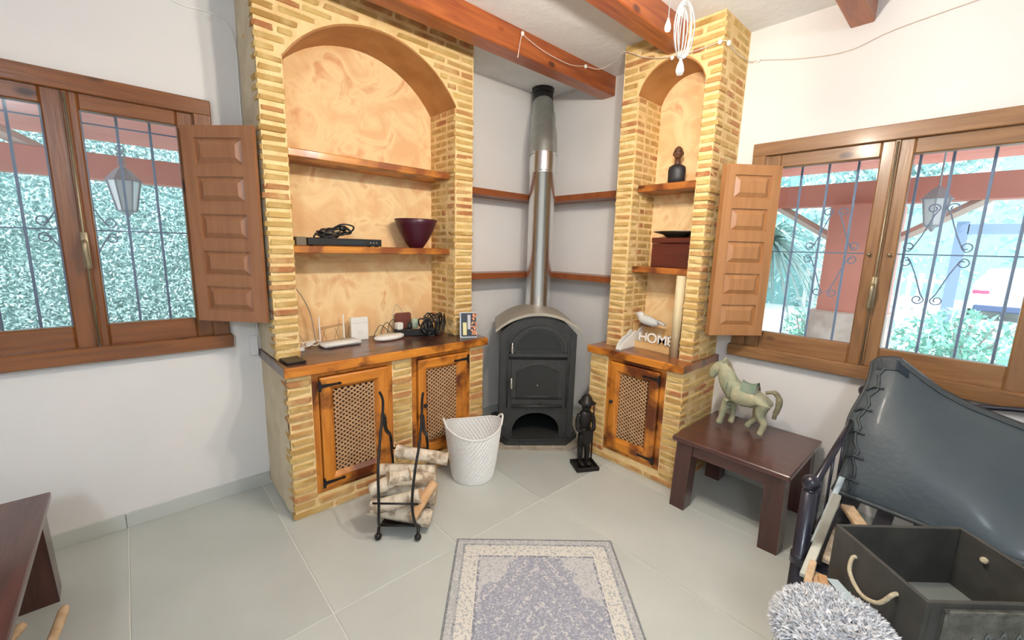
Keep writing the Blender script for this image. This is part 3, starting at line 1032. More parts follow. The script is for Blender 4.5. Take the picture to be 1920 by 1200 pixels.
for z in (.70, .715): tube(bm, [ST(-.235, -.006, z), ST(.235, -.006, z)], .004, 6)
for s_ in (-1, 1):
    tube(bm, [ST(s_*.235, -.008, .30), ST(s_*.235, -.008, .84)], .005, 6)
bake('front_moulding', bm, M['stove'], stove, True)

fl = thing('flue_pipe', 'polished steel flue pipe rising from the stove to the ceiling', 'flue', (2.66, 2.575, 1.03))
bm = BM(); lathe(bm, [(.108, 1.025), (.108, 2.16), (.113, 2.165), (.113, 2.185), (.108, 2.19)], (2.66, 2.575, 0), 32, caps=False); bake('lower_pipe', bm, M['chrome'], fl, True)
bm = BM(); lathe(bm, [(.112, 2.185), (.112, 2.33)], (2.66, 2.575, 0), 32, caps=False); bake('pipe_collar', bm, M['chrome'], fl, True)
bm = BM()
ax_ = [Vector((2.662, 2.578, 2.30)), Vector((2.675, 2.595, 2.42)), Vector((2.72, 2.645, 2.55)), Vector((2.78, 2.71, 2.70)), Vector((2.815, 2.755, 2.80))]
tube(bm, smoothpts(ax_, 3), [.115]*3+[.114]*3+[.104]*3+[.092]*3+[.085], 28, caps=False)
bake('reducer_pipe', bm, M['galv'], fl, True)
bm = BM(); tube(bm, [Vector((2.808, 2.748, 2.775)), Vector((2.823, 2.765, 2.84)), Vector((2.823, 2.765, CZ))], .089, 24, caps=False); tube(bm, [Vector((2.822, 2.764, CZ-.03)), Vector((2.822, 2.764, CZ))], .096, 24)
bake('ceiling_collar', bm, M['black'], fl, True)

# ------------------------------------------------------------------ log holder with birch logs
O_ = Vector((.849, 1.936, 0)); A_ = Vector((.751, -.660, 0)); B_ = Vector((.660, .751, 0))
LP = lambda s, d, z: O_+A_*s+B_*d+Vector((0, 0, z))
rack = thing('log_holder', 'wrought-iron log holder with curled tops, standing before the cabinet doors', 'log holder', LP(.105, .15, 0)[:])
for s in (0, .21):
    q = -1 if s == 0 else 1
    bm = BM()
    tube(bm, smoothpts([LP(s+q*.01, .13, .775), LP(s, .15, .72), LP(s, .135, .64), LP(s-q*0, .075, .52), LP(s-q*.01, .0, .40), LP(s-q*.02, -.035, .24), LP(s-q*.01, -.015, .11), LP(s, .05, .05), LP(s, .15, .028), LP(s, .25, .05), LP(s, .315, .13), LP(s, .325, .25), LP(s, .30, .35), LP(s, .30, .40), LP(s, .27, .47), LP(s, .20, .53), LP(s, .165, .60), LP(s, .145, .645)], 5),
         .0072, 8)
    bake('side_frame', bm, M['iron'], rack, True)
    bm = BM(); tube(bm, smoothpts([LP(s, .145, .64), LP(s, .165, .60), LP(s, .20, .53), LP(s, .27, .47), LP(s, .298, .41)], 4), [.013]*6+[.011]*6+[.009]*5, 8); bake('grip', bm, M['iron'], rack, True)
for d, z in ((-.035, .235), (.30, .372), (.02, .07), (.30, .10)):
    bm = BM(); tube(bm, [LP(-.012 if d < 0 else 0, d, z), LP(.222 if d < 0 else .21, d, z)], .0055, 8); bake('cross_bar', bm, M['iron'], rack, True)
for s in (0, .21):
    for d in (.0, .27):
        bm = BM(); sphere(bm, LP(s, d, .019), .0185, seg=14, rings=10)
        tube(bm, [LP(s, d, .03), LP(s, d+.02*(1 if d < .1 else -1), .062)], .008, 6)
        bake('ball_foot', bm, M['iron'], rack, True)
bm = BM()
prism(bm, [(.02, .070), (.08, .040), (.15, .032), (.22, .042), (.28, .075), (.28, .081), (.22, .048), (.15, .038), (.08, .046), (.02, .076)], lambda u, v, w_: LP(w_, u, v), .004, .206)
bake('cradle', bm, M['iron'], rack)

def log(c, axis, L, r, mt, label, seed, split=False):
    axis = Vector(axis).normalized()
    r *= .94
    o_ = thing('firewood_log', label, 'log', (c[0], c[1], c[2]-r), 0, 'birch logs in the holder')
    c = Vector(c)
    x = axis.cross(Vector((0, 0, 1)))
    if x.length < .1: x = Vector((1, 0, 0))
    x.normalize(); y = axis.cross(x)
    bm = BM(); n = 14
    rings = []
    for i in range(9):
        t = i/8-.5
        ring = []
        for k in range(n):
            a = 2*PI*k/n
            rr = r*(1+.10*noise.noise(Vector((seed*3.1+math.cos(a)*1.3, math.sin(a)*1.3, t*4)))+.05*noise.noise(Vector((seed+k*.7, t*14, 3))))
            if split and math.sin(a) > .2: rr *= .2/max(math.sin(a), .2)*1.0+.1
            ring.append(bm.verts.new(c+axis*(t*L)+(x*math.cos(a)+y*math.sin(a))*rr))
        rings.append(ring)
    for i in range(8):
        for k in range(n):
            bm.faces.new((rings[i][k], rings[i][(k+1) % n], rings[i+1][(k+1) % n], rings[i+1][k]))
    bake('bark', bm, mt, o_, True)
    bm = BM()
    for i, ring in ((0, rings), (-1, rings)): pass
    for t in (-.5, .5):
        ring = []
        for k in range(n):
            a = 2*PI*k/n
            rr = r*(1+.10*noise.noise(Vector((seed*3.1+math.cos(a)*1.3, math.sin(a)*1.3, t*4)))+.05*noise.noise(Vector((seed+k*.7, t*14, 3))))
            if split and math.sin(a) > .2: rr *= .2/max(math.sin(a), .2)*1.0+.1
            ring.append(bm.verts.new(c+axis*(t*L*1.005)+(x*math.cos(a)+y*math.sin(a))*rr*.985))
        bm.faces.new(ring)
    bake('cut_end', bm, M['endgrain'], o_)
A3 = A_
logs = [
    (LP(.10, .085, .105), A_+Vector((0, 0, -.22)), .34, .050, 'bark', 'thick bark-covered log slanting across the bottom front of the log holder'),
    (LP(.11, .215, .100), A_+Vector((0, 0, .06)), .31, .048, 'bark', 'log at the bottom back of the holder, mostly hidden'),
    (LP(.09, .045, .195), A_+Vector((0, 0, .30)), .27, .040, 'bark', 'rough birch log in the second layer at the front of the holder'),
    (LP(.12, .145, .195), A_+Vector((0, 0, -.10)), .33, .047, 'bark', 'peeling birch log in the middle of the heap'),
    (LP(.10, .245, .190), A_+Vector((0, 0, .10)), .30, .043, 'log_split', 'orange-brown split log at the back of the second layer'),
    (LP(.05, .085, .285), A_+B_*.25+Vector((0, 0, .35)), .22, .038, 'bark', 'short pale log leaning at the left of the heap'),
    (LP(.15, .125, .280), A_*.8+B_*.4+Vector((0, 0, -.25)), .26, .040, 'bark', 'birch log with cracked white bark in the middle top of the heap'),
    (LP(.11, .215, .280), A_+Vector((0, 0, .02)), .32, .040, 'bark', 'long pale log just below the topmost one'),
    (LP(.19, .235, .365), A_+Vector((0, 0, -.16)), .30, .039, 'bark', 'smooth pale log lying topmost across the back of the holder'),
    (LP(.235, .06, .200), A_*.5+B_*.6+Vector((0, 0, .7)), .20, .030, 'log_split', 'orange split piece standing at the right side of the heap'),
]
for i, (c, ax, L_, r_, mt, lab) in enumerate(logs):
    log(c, ax, L_, r_, M[mt], lab, i*2.7+1, split=(i in (4, 9)))

# ------------------------------------------------------------------ white laundry basket
bk = thing('laundry_basket', 'white woven-look plastic laundry basket on the floor before the stove', 'basket', (1.625, 2.135, 0), math.atan2(-.64, .77)+.22)
def rim(a):
    return .334+.050*abs(math.cos(a))**2.2
def bsk(u, v, ins=0.0, wv=True):
    a = 2*PI*u; H_ = rim(a)
    r_ = .139+(.190-.139)*(v*H_/.37)**.8 if v > 0 else .139
    if wv: r_ += (.0022 if (round(u*80)+round(v*36)//2) % 2 else -.0022)
    return Vector(((r_-ins)*math.cos(a), (r_-ins)*math.sin(a), .004+v*H_))
bm = BM(); grid(bm, lambda u, v: bsk(u, v), 80, 36, True); grid(bm, lambda u, v: bsk(u, v, .004), 80, 36, True)
M['basket'] = mat('basket_plastic', (.84, .84, .82), .45)
bake('basket_wall', bm, M['basket'], bk, False, world=False)
bm = BM(); lathe(bm, [(0.0, .002), (.139, .002), (.141, .008), (0.0, .008)], (0, 0, 0), 40); bake('basket_base', bm, M['basket'], bk, world=False)
bm = BM(); tube(bm, [bsk(i/80, 1, .002, False) for i in range(80)], .0055, 8, closed=True); bake('rim', bm, M['basket'], bk, True, world=False)
for s in (-1, 1):
    bm = BM()
    a0 = 0 if s > 0 else PI
    pts = []
    for i in range(11):
        t = i/10; a = a0+(t-.5)*.62
        pts.append(Vector(((.190+.010*math.sin(PI*t))*math.cos(a), (.190+.010*math.sin(PI*t))*math.sin(a), 0.372+.050*math.sin(PI*t)**.6)))
    tube(bm, smoothpts(pts, 2), .0065, 8); bake('handle', bm, M['basket'], bk, True, world=False)

# ------------------------------------------------------------------ fireside companion in the shape of a knight
kn = thing('companion_stand', 'black cast-iron fireside stand shaped like an armoured knight, beside the stove', 'fire tools', (2.325, 1.735, 0), math.atan2(-.63, .776)+.16)
bm = BM()
box(bm, (-.085, -.105, 0), (.085, .045, .014), bev=.004)
for lo, hi in (((-.085, -.105, .01), (-.072, .045, .03)), ((.072, -.105, .01), (.085, .045, .03)), ((-.085, -.105, .01), (.085, -.092, .03)), ((-.085, .033, .01), (.085, .045, .03))): box(bm, lo, hi, bev=.003)
bake('tray_base', bm, M['iron'], kn, world=False)
bm = BM()
for s in (-1, 1):
    sphere(bm, (s*.025, -.03, .030), .022, (1, 1.9, .8), 12, 8)
    tube(bm, smoothpts([(s*.025, .0, .03), (s*.027, .0, .10), (s*.026, .004, .17), (s*.022, .0, .24)], 3), [.018]*3+[.021]*3+[.024]*3+[.028], 10)
bake('legs', bm, M['iron'], kn, True, world=False)
bm = BM()
lathe(bm, [(.0, .15), (.050, .16), (.046, .22), (.036, .27), (.040, .31), (.050, .36), (.050, .395), (.036, .415), (.018, .425), (.0, .427)], (0, 0, 0), 16, 1.0, .72)
for s in (-1, 1):
    tube(bm, smoothpts([(s*.046, 0, .392), (s*.062, -.005, .33), (s*.056, -.025, .28), (s*.02, -.05, .30)], 4), [.018]*4+[.015]*4+[.012]*5, 8)
bake('torso', bm, M['iron'], kn, True, world=False)
bm = BM()
lathe(bm, [(.0, .415), (.026, .420), (.034, .450), (.036, .470), (.058, .474), (.060, .482), (.044, .498), (.034, .520), (.018, .538), (.0, .545)], (0, -.005, 0), 18)
box(bm, (-.020, -.045, .452), (.020, -.032, .458)); box(bm, (-.003, -.048, .430), (.003, -.033, .475))
bake('helmet', bm, M['iron'], kn, True, world=False)
bm = BM(); tube(bm, [(.066, .010, .03), (.066, .010, .455)], .0055, 8); sphere(bm, (.066, .010, .462), .012); sphere(bm, (.066, .010, .35), .009)
bake('poker', bm, M['iron'], kn, True, world=False)
bm = BM(); prism(bm, [(-.034, .23), (.034, .23), (.036, .30), (0, .175)][:0] or [(0, .17), (.030, .21), (.034, .29), (-.034, .29), (-.030, .21)], lambda u, v, w_: Vector((u, w_, v)), -.062, -.054)
bake('shield', bm, M['iron'], kn, world=False)

# ------------------------------------------------------------------ low dark tables
def low_table(x0, x1, y0, y1, zt, label, leg=.085, slab=.030):
    r = thing('low_table', label, 'table', ((x0+x1)/2, (y0+y1)/2, 0))
    bm = BM(); box(bm, (x0, y0, zt-slab), (x1, y1, zt), bev=.004); bake('tabletop', bm, M['walnut'], r)
    i = .022
    for (sx_, sy_) in ((0, 0), (1, 0), (0, 1), (1, 1)):
        ax_, ay = (x0+i if sx_ == 0 else x1-i), (y0+i if sy_ == 0 else y1-i)
        dx, dy = (1 if sx_ == 0 else -1), (1 if sy_ == 0 else -1)
        bm = BM()
        # leg flares a little to the foot
        f = .012
        A = [(ax_, ay), (ax_+dx*leg, ay), (ax_+dx*leg, ay+dy*leg), (ax_, ay+dy*leg)]
        Bq = [(ax_+dx*.004-dx*f, ay+dy*.004-dy*f), (ax_+dx*(leg-.012), ay-dy*f), (ax_+dx*(leg-.012), ay+dy*(leg-.012)), (ax_-dx*f, ay+dy*(leg-.012))]
        top_ = [bm.verts.new((a, b_, zt-slab)) for a, b_ in A]; bot = [bm.verts.new((a, b_, 0)) for a, b_ in Bq]
        bm.faces.new(top_); bm.faces.new(bot[::-1])
        for k in range(4): bm.faces.new((bot[k], bot[(k+1) % 4], top_[(k+1) % 4], top_[k]))
        bake('leg', bm, M['walnut_z'], r)
    k = .035
    for lo, hi in (((x0+k, y0+leg, zt-slab-.075), (x0+k+.022, y1-leg, zt-slab)), ((x1-k-.022, y0+leg, zt-slab-.075), (x1-k, y1-leg, zt-slab)),
                   ((x0+leg, y0+k, zt-slab-.075), (x1-leg, y0+k+.022, zt-slab)), ((x0+leg, y1-k-.022, zt-slab-.075), (x1-leg, y1-k, zt-slab))):
        bm = BM(); box(bm, lo, hi, bev=.002); bake('apron', bm, M['walnut'], r)
    return r
low_table(2.350, 2.985, .480, 1.100, .456, 'small square dark wooden table carrying the horse figure, under the right window', leg=.095)
low_table(-1.05, -.342, 1.42, 2.575, .450, 'long dark wooden coffee table at the lower left, below the left window', leg=.12)

# pale sticks at the lower left
for i, (a, b_, c, lab) in enumerate((((-.40, 1.99, .018), (-.335, 2.07, .095), (-.30, 2.16, .155), 'pale curved stick tip leaning at the bottom left, right one of two'),
                               ((-.52, 1.97, .018), (-.455, 2.06, .13), (-.395, 2.11, .180), 'pale pinkish stick tip leaning at the bottom left, left one of two'))):
    bm = BM(); tube(bm, smoothpts([Vector(a)-Vector((.1, .14, .0)), a, b_, c], 5), [.016]*5+[.018]*5+[.016]*5+[.010], 10)
    o = bake('driftwood_stick', bm, M['endgrain'], None, True); tag(o, lab, 'stick', 'pale sticks on the floor')

# ------------------------------------------------------------------ horse figure
M['horse'] = mat('antique_green_paint', (.30, .33, .22), .6, col2=(.50, .46, .30), nscale=14, detail=6, bump=.4, bscale=40, col3=(.20, .24, .17))
M['horse_dark'] = mat('antique_dark_paint', (.17, .15, .09), .6, col2=(.28, .25, .15), nscale=30, bump=.4)
M['saddle'] = mat('saddle_paint', (.16, .26, .19), .6, col2=(.26, .28, .20), nscale=25, bump=.4)
M['blanket'] = mat('saddle_cloth_paint', (.27, .22, .19), .7, col2=(.36, .32, .25), nscale=45, bump=.6)
horse = thing('horse_figurine', 'green and cream carved horse figurine with saddle, standing on the small table', 'figurine', (2.765, .850, .456), PI/2+.10)
# local frame: x forward (head), y left, z up
def skin(name, verts, edges, radii, mat_, parent, lvl=2):
    me = bpy.data.meshes.new(name)
    me.from_pydata(verts, edges, [])
    o = bpy.data.objects.new(name, me); COL.objects.link(o)
    sm = o.modifiers.new('skin', 'SKIN'); sm.use_smooth_shade = True
    for i, r_ in enumerate(radii):
        me.skin_vertices[0].data[i].radius = (r_, r_) if not isinstance(r_, tuple) else r_
    me.skin_vertices[0].data[0].use_root = True
    ss = o.modifiers.new('sub', 'SUBSURF'); ss.levels = lvl; ss.render_levels = lvl
    bpy.context.view_layer.update()
    dg = bpy.context.evaluated_depsgraph_get()
    m2 = bpy.data.meshes.new_from_object(o.evaluated_get(dg))
    o.modifiers.clear(); o.data = m2; bpy.data.meshes.remove(me)
    m2.name = name
    m2.materials.clear(); m2.materials.append(mat_)
    for p in m2.polygons: p.use_smooth = True
    o.parent = parent
    return o
V, E_, Rd_ = [], [], []
def addv(p, r_, link=None):
    V.append(p); Rd_.append(r_)
    if link is not None: E_.append((link, len(V)-1))
    return len(V)-1
rump = addv((-.085, 0, .240), (.070, .076))
mid_ = addv((-.02, 0, .230), (.064, .072), rump)
ch = addv((.06, 0, .235), (.064, .078), mid_)
brs = addv((.100, 0, .262), (.056, .068), ch)
n1_ = addv((.122, 0, .318), (.044, .062), brs)
n2_ = addv((.138, 0, .368), (.036, .050), n1_)
pol = addv((.158, 0, .402), (.034, .042), n2_)
jw = addv((.192, 0, .366), (.033, .038), pol)
mz_ = addv((.208, 0, .322), (.025, .027), jw)
mz2 = addv((.212, 0, .298), (.022, .021), mz_)
for sy in (-1, 1):
    a = addv((-.100, sy*.030, .195), (.042, .054), rump)
    if sy > 0:   # near hind leg stretched back (planted)
        b1 = addv((-.085, sy*.036, .140), .032, a); c1_ = addv((-.118, sy*.038, .085), .021, b1); d1_ = addv((-.105, sy*.038, .030), .018, c1_); addv((-.098, sy*.038, .012), .023, d1_)
    else:        # other hind leg forward
        b1 = addv((-.060, sy*.036, .140), .032, a); c1_ = addv((-.060, sy*.038, .085), .021, b1); d1_ = addv((-.022, sy*.038, .040), .018, c1_); addv((-.012, sy*.038, .013), .023, d1_)
    f1 = addv((.085, sy*.028, .190), (.034, .042), ch)
    if sy > 0:
        g1 = addv((.112, sy*.034, .125), .025, f1); h1 = addv((.122, sy*.036, .060), .018, g1); addv((.135, sy*.036, .014), .023, h1)
    else:
        g1 = addv((.080, sy*.034, .125), .025, f1); h1 = addv((.075, sy*.036, .060), .018, g1); addv((.082, sy*.036, .014), .023, h1)
hb = skin('horse_body', V, E_, Rd_, M['horse'], horse, 2)
bm = BM()
tube(bm, smoothpts([(-.098, 0, .270), (-.142, 0, .283), (-.170, 0, .250), (-.172, 0, .200), (-.160, 0, .150), (-.158, 0, .120)], 5), [.010]*5+[.015]*5+[.018]*5+[.016]*5+[.012]*5+[.004], 10)
bake('tail', bm, M['horse_dark'], horse, True, world=False)
bm = BM()
mane = smoothpts([(.150, 0, .428), (.122, 0, .408), (.102, 0, .365), (.082, 0, .320), (.062, 0, .292)], 5)
tube(bm, mane, [.010]*5+[.014]*5+[.016]*5+[.014]*5+[.006], 8)
for v in bm.verts: v.co.y *= 1.25
bake('mane', bm, M['horse_dark'], horse, True, world=False)
bm = BM()
for sy in (-1, 1): lathe(bm, [(.008, 0), (.009, .012), (.0, .034)], (.146, sy*.014, .414), 8)
bake('ears', bm, M['horse'], horse, True, world=False)
bm = BM()
for sy in (-1, 1): sphere(bm, (.176, sy*.0205, .386), .0052, seg=8, rings=6)
bake('eyes', bm, M['iron'], horse, True, world=False)
bm = BM()
def cloth(u, v):
    a = -PI*.60+PI*1.20*v; x = -.060+.085*u
    return Vector((x, .0660*math.sin(a), .232+.0700*math.cos(a)))
grid(bm, cloth, 8, 16); bake('saddle_cloth', bm, M['blanket'], horse, True, world=False)
bm = BM()
def sad(u, v):
    a = -PI*.36+PI*.72*v; x = -.055+.085*u; h = .016*(2*u-1)**2+.006
    return Vector((x, .0705*math.sin(a), .231+(.071+h)*math.cos(a)))
grid(bm, sad, 10, 12); bake('saddle', bm, M['saddle'], horse, True, world=False)
bm = BM()
for k, (x, rr, zc) in enumerate(((.072, .066, .238), (.098, .062, .256))):
    tube(bm, [Vector((x+.012*math.sin(2*PI*i/24), rr*.9*math.sin(2*PI*i/24), zc+rr*math.cos(2*PI*i/24)*.95)) for i in range(24)], .0035, 6, closed=True)
tube(bm, [Vector((.187+.003*math.sin(2*PI*i/16), 0.027*math.sin(2*PI*i/16), .350+.030*math.cos(2*PI*i/16))) for i in range(16)], .0028, 6, closed=True)
tube(bm, [(.19, .019, .365), (.165, .024, .395), (.150, .022, .412)], .0028, 6); tube(bm, [(.19, -.019, .365), (.165, -.024, .395), (.150, -.022, .412)], .0028, 6)
bake('harness', bm, M['saddle'], horse, True, world=False)

# ------------------------------------------------------------------ rug
rug = thing('rug', 'faded blue-grey and cream patterned rug on the tiled floor', 'rug', (1.479, 1.3925, 0), math.atan2(-.661, .750))
RM = bpy.data.materials.new('rug_weave'); RM.use_nodes = True
t = RM.node_tree; b = t.nodes['Principled BSDF']; b.inputs['Roughness'].default_value = .95
N_ = t.nodes.new; Lk = t.links.new
tc = N_('ShaderNodeTexCoord'); sp = N_('ShaderNodeSeparateXYZ'); Lk(tc.outputs['Object'], sp.inputs[0])
def math_(op, a, b_=None, v=None):
    m = N_('ShaderNodeMath'); m.operation = op
    if hasattr(a, 'links'): Lk(a, m.inputs[0])
    else: m.inputs[0].default_value = a
    if b_ is not None:
        if hasattr(b_, 'links'): Lk(b_, m.inputs[1])
        else: m.inputs[1].default_value = b_
    return m.outputs[0]
def mixc(f, c1, c2):
    m = N_('ShaderNodeMixRGB')
    if hasattr(f, 'links'): Lk(f, m.inputs[0])
    else: m.inputs[0].default_value = f
    for i, c in ((1, c1), (2, c2)):
        if hasattr(c, 'links'): Lk(c, m.inputs[i])
        else: m.inputs[i].default_value = (*c, 1)
    return m.outputs[0]
RWh, RL = .412, 1.50
ax_ = math_('ABSOLUTE', sp.outputs[0])                       # |x|, half width .412
ex = math_('SUBTRACT', RWh, ax_)                              # distance to the long edge
yy = math_('ADD', sp.outputs[1], RL/2)
ay_ = math_('ABSOLUTE', math_('ADD', sp.outputs[1], RL/2))
ey = math_('SUBTRACT', RL/2, math_('ABSOLUTE', math_('ADD', sp.outputs[1], RL/2)))
e_ = math_('MINIMUM', ex, ey)
vo = N_('ShaderNodeTexVoronoi'); vo.inputs['Scale'].default_value = 75; Lk(tc.outputs['Object'], vo.inputs['Vector'])
no = N_('ShaderNodeTexNoise'); no.inputs['Scale'].default_value = 95; no.inputs['Detail'].default_value = 7; Lk(tc.outputs['Object'], no.inputs['Vector'])
nb = N_('ShaderNodeTexNoise'); nb.inputs['Scale'].default_value = 7; nb.inputs['Detail'].default_value = 4; Lk(tc.outputs['Object'], nb.inputs['Vector'])
mp_ = N_('ShaderNodeMapping'); mp_.inputs['Scale'].default_value = (1, 9, 1); Lk(tc.outputs['Object'], mp_.inputs[0])
ns = N_('ShaderNodeTexNoise'); ns.inputs['Scale'].default_value = 55; Lk(mp_.outputs[0], ns.inputs['Vector'])
speck = math_('GREATER_THAN', math_('ADD', math_('MULTIPLY', vo.outputs['Distance'], 1.0), math_('MULTIPLY', no.outputs['Fac'], .9)), .92)
speck2 = math_('GREATER_THAN', no.outputs['Fac'], .53)
cream = (.70, .67, .60); pale = (.58, .57, .57); blue = (.30, .31, .38); grey = (.42, .43, .43); dark = (.22, .23, .28)
# field: blue with ornament, centre medallion and corner fans in pale tones
r0 = math_('SQRT', math_('ADD', math_('MULTIPLY', math_('MULTIPLY', sp.outputs[0], sp.outputs[0]), 2.2), math_('MULTIPLY', math_('ADD', sp.outputs[1], RL/2), math_('ADD', sp.outputs[1], RL/2))))
lat_ = math_('ADD', math_('ABSOLUTE', sp.outputs[0]), math_('MULTIPLY', math_('ABSOLUTE', math_('ADD', sp.outputs[1], RL/2)), .62))
corner = math_('GREATER_THAN', math_('ADD', lat_, math_('MULTIPLY', nb.outputs['Fac'], .34)), .655)
rings = math_('GREATER_THAN', math_('SINE', math_('MULTIPLY', lat_, 95)), .35)
field = mixc(speck2, blue, (.42, .43, .49))
field = mixc(math_('MULTIPLY', rings, speck2), field, pale)
cf = mixc(speck2, (.57, .56, .56), (.42, .44, .46))
field = mixc(corner, field, cf)
med = math_('LESS_THAN', math_('ADD', r0, math_('MULTIPLY', no.outputs['Fac'], .05)), .17)
field = mixc(med, field, mixc(speck2, (.60, .60, .50), grey))
def band(lo, hi):
    return math_('MULTIPLY', math_('GREATER_THAN', e_, lo), math_('LESS_THAN', e_, hi))
c = field
c = mixc(band(.118, .132), c, mixc(speck2, dark, pale))
c = mixc(band(.048, .114), c, mixc(speck, cream, mixc(speck2, cream, grey)))
c = mixc(band(.114, .119), c, cream)
c = mixc(band(.036, .048), c, mixc(speck2, grey, dark))
c = mixc(band(.008, .036), c, mixc(speck2, grey, pale))
c = mixc(math_('LESS_THAN', e_, .008), c, (.20, .21, .22))
mp2_ = N_('ShaderNodeMapping'); mp2_.inputs['Scale'].default_value = (9, 1, 1); Lk(tc.outputs['Object'], mp2_.inputs[0])
ns2 = N_('ShaderNodeTexNoise'); ns2.inputs['Scale'].default_value = 45; Lk(mp2_.outputs[0], ns2.inputs['Vector'])
wear = math_('MULTIPLY', math_('GREATER_THAN', math_('MAXIMUM', ns.outputs['Fac'], ns2.outputs['Fac']), .62), .45)
c = mixc(wear, c, (.66, .64, .62))
Lk(c, b.inputs['Base Color'])
bm = BM()
grid(bm, lambda u, v: Vector((-RWh+2*RWh*u, -RL+RL*v, .0065+.0012*noise.noise(Vector((u*5, v*9, 0))))), 30, 50)
grid(bm, lambda u, v: Vector((-RWh+2*RWh*u, -RL+RL*v, .0005)), 1, 1)
for (a, b_) in (((-RWh, -RL), (RWh, -RL)), ((RWh, -RL), (RWh, 0)), ((RWh, 0), (-RWh, 0)), ((-RWh, 0), (-RWh, -RL))):
    tube(bm, [(a[0], a[1], .0035), (b_[0], b_[1], .0035)], .0035, 6)
bake('pile', bm, RM, rug, world=False)
# ------------------------------------------------------------------ wrought-iron bench at the right
bench = thing('iron_bench', 'black wrought-iron bench with ball finials at the right, under the window', 'bench', (2.3, -.3, 0))
M['navy'] = mat('dark_blue_enamel', (.018, .018, .032), .3, .2, bump=.1, bscale=50, coat=.4)
posts = ((1.845, .310, .665), (2.895, .315, .80), (1.845, -1.35, .665), (2.895, -1.35, .80))
for (x, y, h) in posts:
    bm = BM(); tube(bm, [(x, y, 0), (x, y, .02), (x, y, h)], [.030, .026, .026], 16)
    tube(bm, [(x, y, .19), (x, y, .22)], .033, 14); tube(bm, [(x, y, .36), (x, y, .40)], .031, 14); tube(bm, [(x, y, h-.01), (x, y, h+.012)], .019, 12)
    p = bake('post', bm, M['navy'], bench, True)
    bm = BM(); sphere(bm, (x, y, h+.034), .031, seg=20, rings=14)
    o = bake('ball_finial', bm, M['navy'], None, True, origin='none'); o.data.transform(wmat(bench).inverted()); o.parent = p
for y in (.312, -1.35):
    bm = BM(); tube(bm, [(1.86, y, .65), (2.89, y, .79)], .014, 12); bake('arm_rail', bm, M['navy'], bench, True)
    bm = BM(); tube(bm, [(1.85, y, .37), (2.89, y, .37)], .014, 12); bake('end_rail', bm, M['navy'], bench, True)
    for x in (2.05, 2.25, 2.45, 2.65):
        bm = BM(); tube(bm, [(x, y, .37), (x, y, .65+.14*(x-1.86)/1.03)], .006, 8); bake('spindle', bm, M['navy'], bench, True)
for x in (1.85, 2.895):
    bm = BM(); tube(bm, [(x, .31, .37), (x, -1.35, .37)], .015, 12); bake('long_rail', bm, M['navy'], bench, True)
for i in range(13):
    y = .25-.125*i
    bm = BM(); box(bm, (1.85, y-.03, .376), (2.9, y+.03, .386)); bake('seat_slat', bm, M['navy'], bench)
bm = BM(); tube(bm, smoothpts([(2.90, .31, .74), (2.90, -.05, .86), (2.90, -.5, .92), (2.90, -1.0, .86), (2.90, -1.35, .74)], 6), .012, 10); bake('back_rail', bm, M['navy'], bench, True)

# dark leather cushion leaning on the bench back
M['leather'] = mat('grey_leather', (.048, .066, .080), .5, col2=(.062, .078, .088), nscale=5, bump=.25, bscale=40, coat=.1, col3=(.045, .045, .062))
M['leather2'] = mat('leather_piping', (.045, .055, .060), .5, bump=.3, bscale=60)
cu = thing('leather_cushion', 'large dark grey leather cushion slumped against the bench back, behind the crate', 'cushion', (2.6, -.1, .40))
topz = [(.305, 1.000), (.265, 1.045), (.19, 1.062), (.12, 1.01), (.03, .945), (-.07, .90), (-.20, .865), (-.40, .82), (-.65, .78)]
def interp(tab, x):
    for (a, b_), (c, d) in zip(tab, tab[1:]):
        if (a >= x >= c) or (a <= x <= c): return b_+(d-b_)*(x-a)/(c-a)
    return tab[-1][1] if abs(x-tab[-1][0]) < abs(x-tab[0][0]) else tab[0][1]
def csurf(u, v, off=0):
    # u 0..1 from left (y=.30) to right, v 0 bottom .. 1 top
    y0 = .320-.02*v-.015*math.sin(v*9)
    y = y0+(-.65-y0)*u
    yt = .285+(-.65-.285)*u
    zt = interp(topz, yt)
    zb = .435-.02*u
    z = zb+(zt-zb)*v
    xb = 2.42-.05*u; xt = 2.74
    x = xb+(xt-xb)*v**1.15
    bulge = .055*math.sin(PI*min(max(v, 0), 1))*math.sin(PI*min(1, u*1.3+.08))
    return Vector((x-bulge+off+.010*noise.noise(Vector((y*5, z*5, 1))), y, z+.0*u))
bm = BM()
nu, nv = 44, 26
Fv = [[bm.verts.new(csurf(i/nu, j/nv)) for j in range(nv+1)] for i in range(nu+1)]
Bv = [[bm.verts.new(csurf(i/nu, j/nv)+Vector((.03+.085*math.sin(PI*j/nv)*min(1, 6*i/nu+.1), 0, .012))) for j in range(nv+1)] for i in range(nu+1)]
for i in range(nu):
    for j in range(nv):
        bm.faces.new((Fv[i][j], Fv[i+1][j], Fv[i+1][j+1], Fv[i][j+1])); bm.faces.new((Bv[i][j], Bv[i][j+1], Bv[i+1][j+1], Bv[i+1][j]))
for j in range(nv):
    bm.faces.new((Fv[0][j], Fv[0][j+1], Bv[0][j+1], Bv[0][j])); bm.faces.new((Fv[nu][j], Bv[nu][j], Bv[nu][j+1], Fv[nu][j+1]))
for i in range(nu):
    bm.faces.new((Fv[i][0], Bv[i][0], Bv[i+1][0], Fv[i+1][0])); bm.faces.new((Fv[i][nv], Fv[i+1][nv], Bv[i+1][nv], Bv[i][nv]))
bake('leather_cover', bm, M['leather'], cu, True)
bm = BM()
seam = [csurf(.045+.012*math.sin(j*2.3), j/18, -.004) for j in range(19)]+[csurf(.045+(i/24)*.95, 1-.010, -.004) for i in range(1, 25)]
tube(bm, seam, .007, 7)
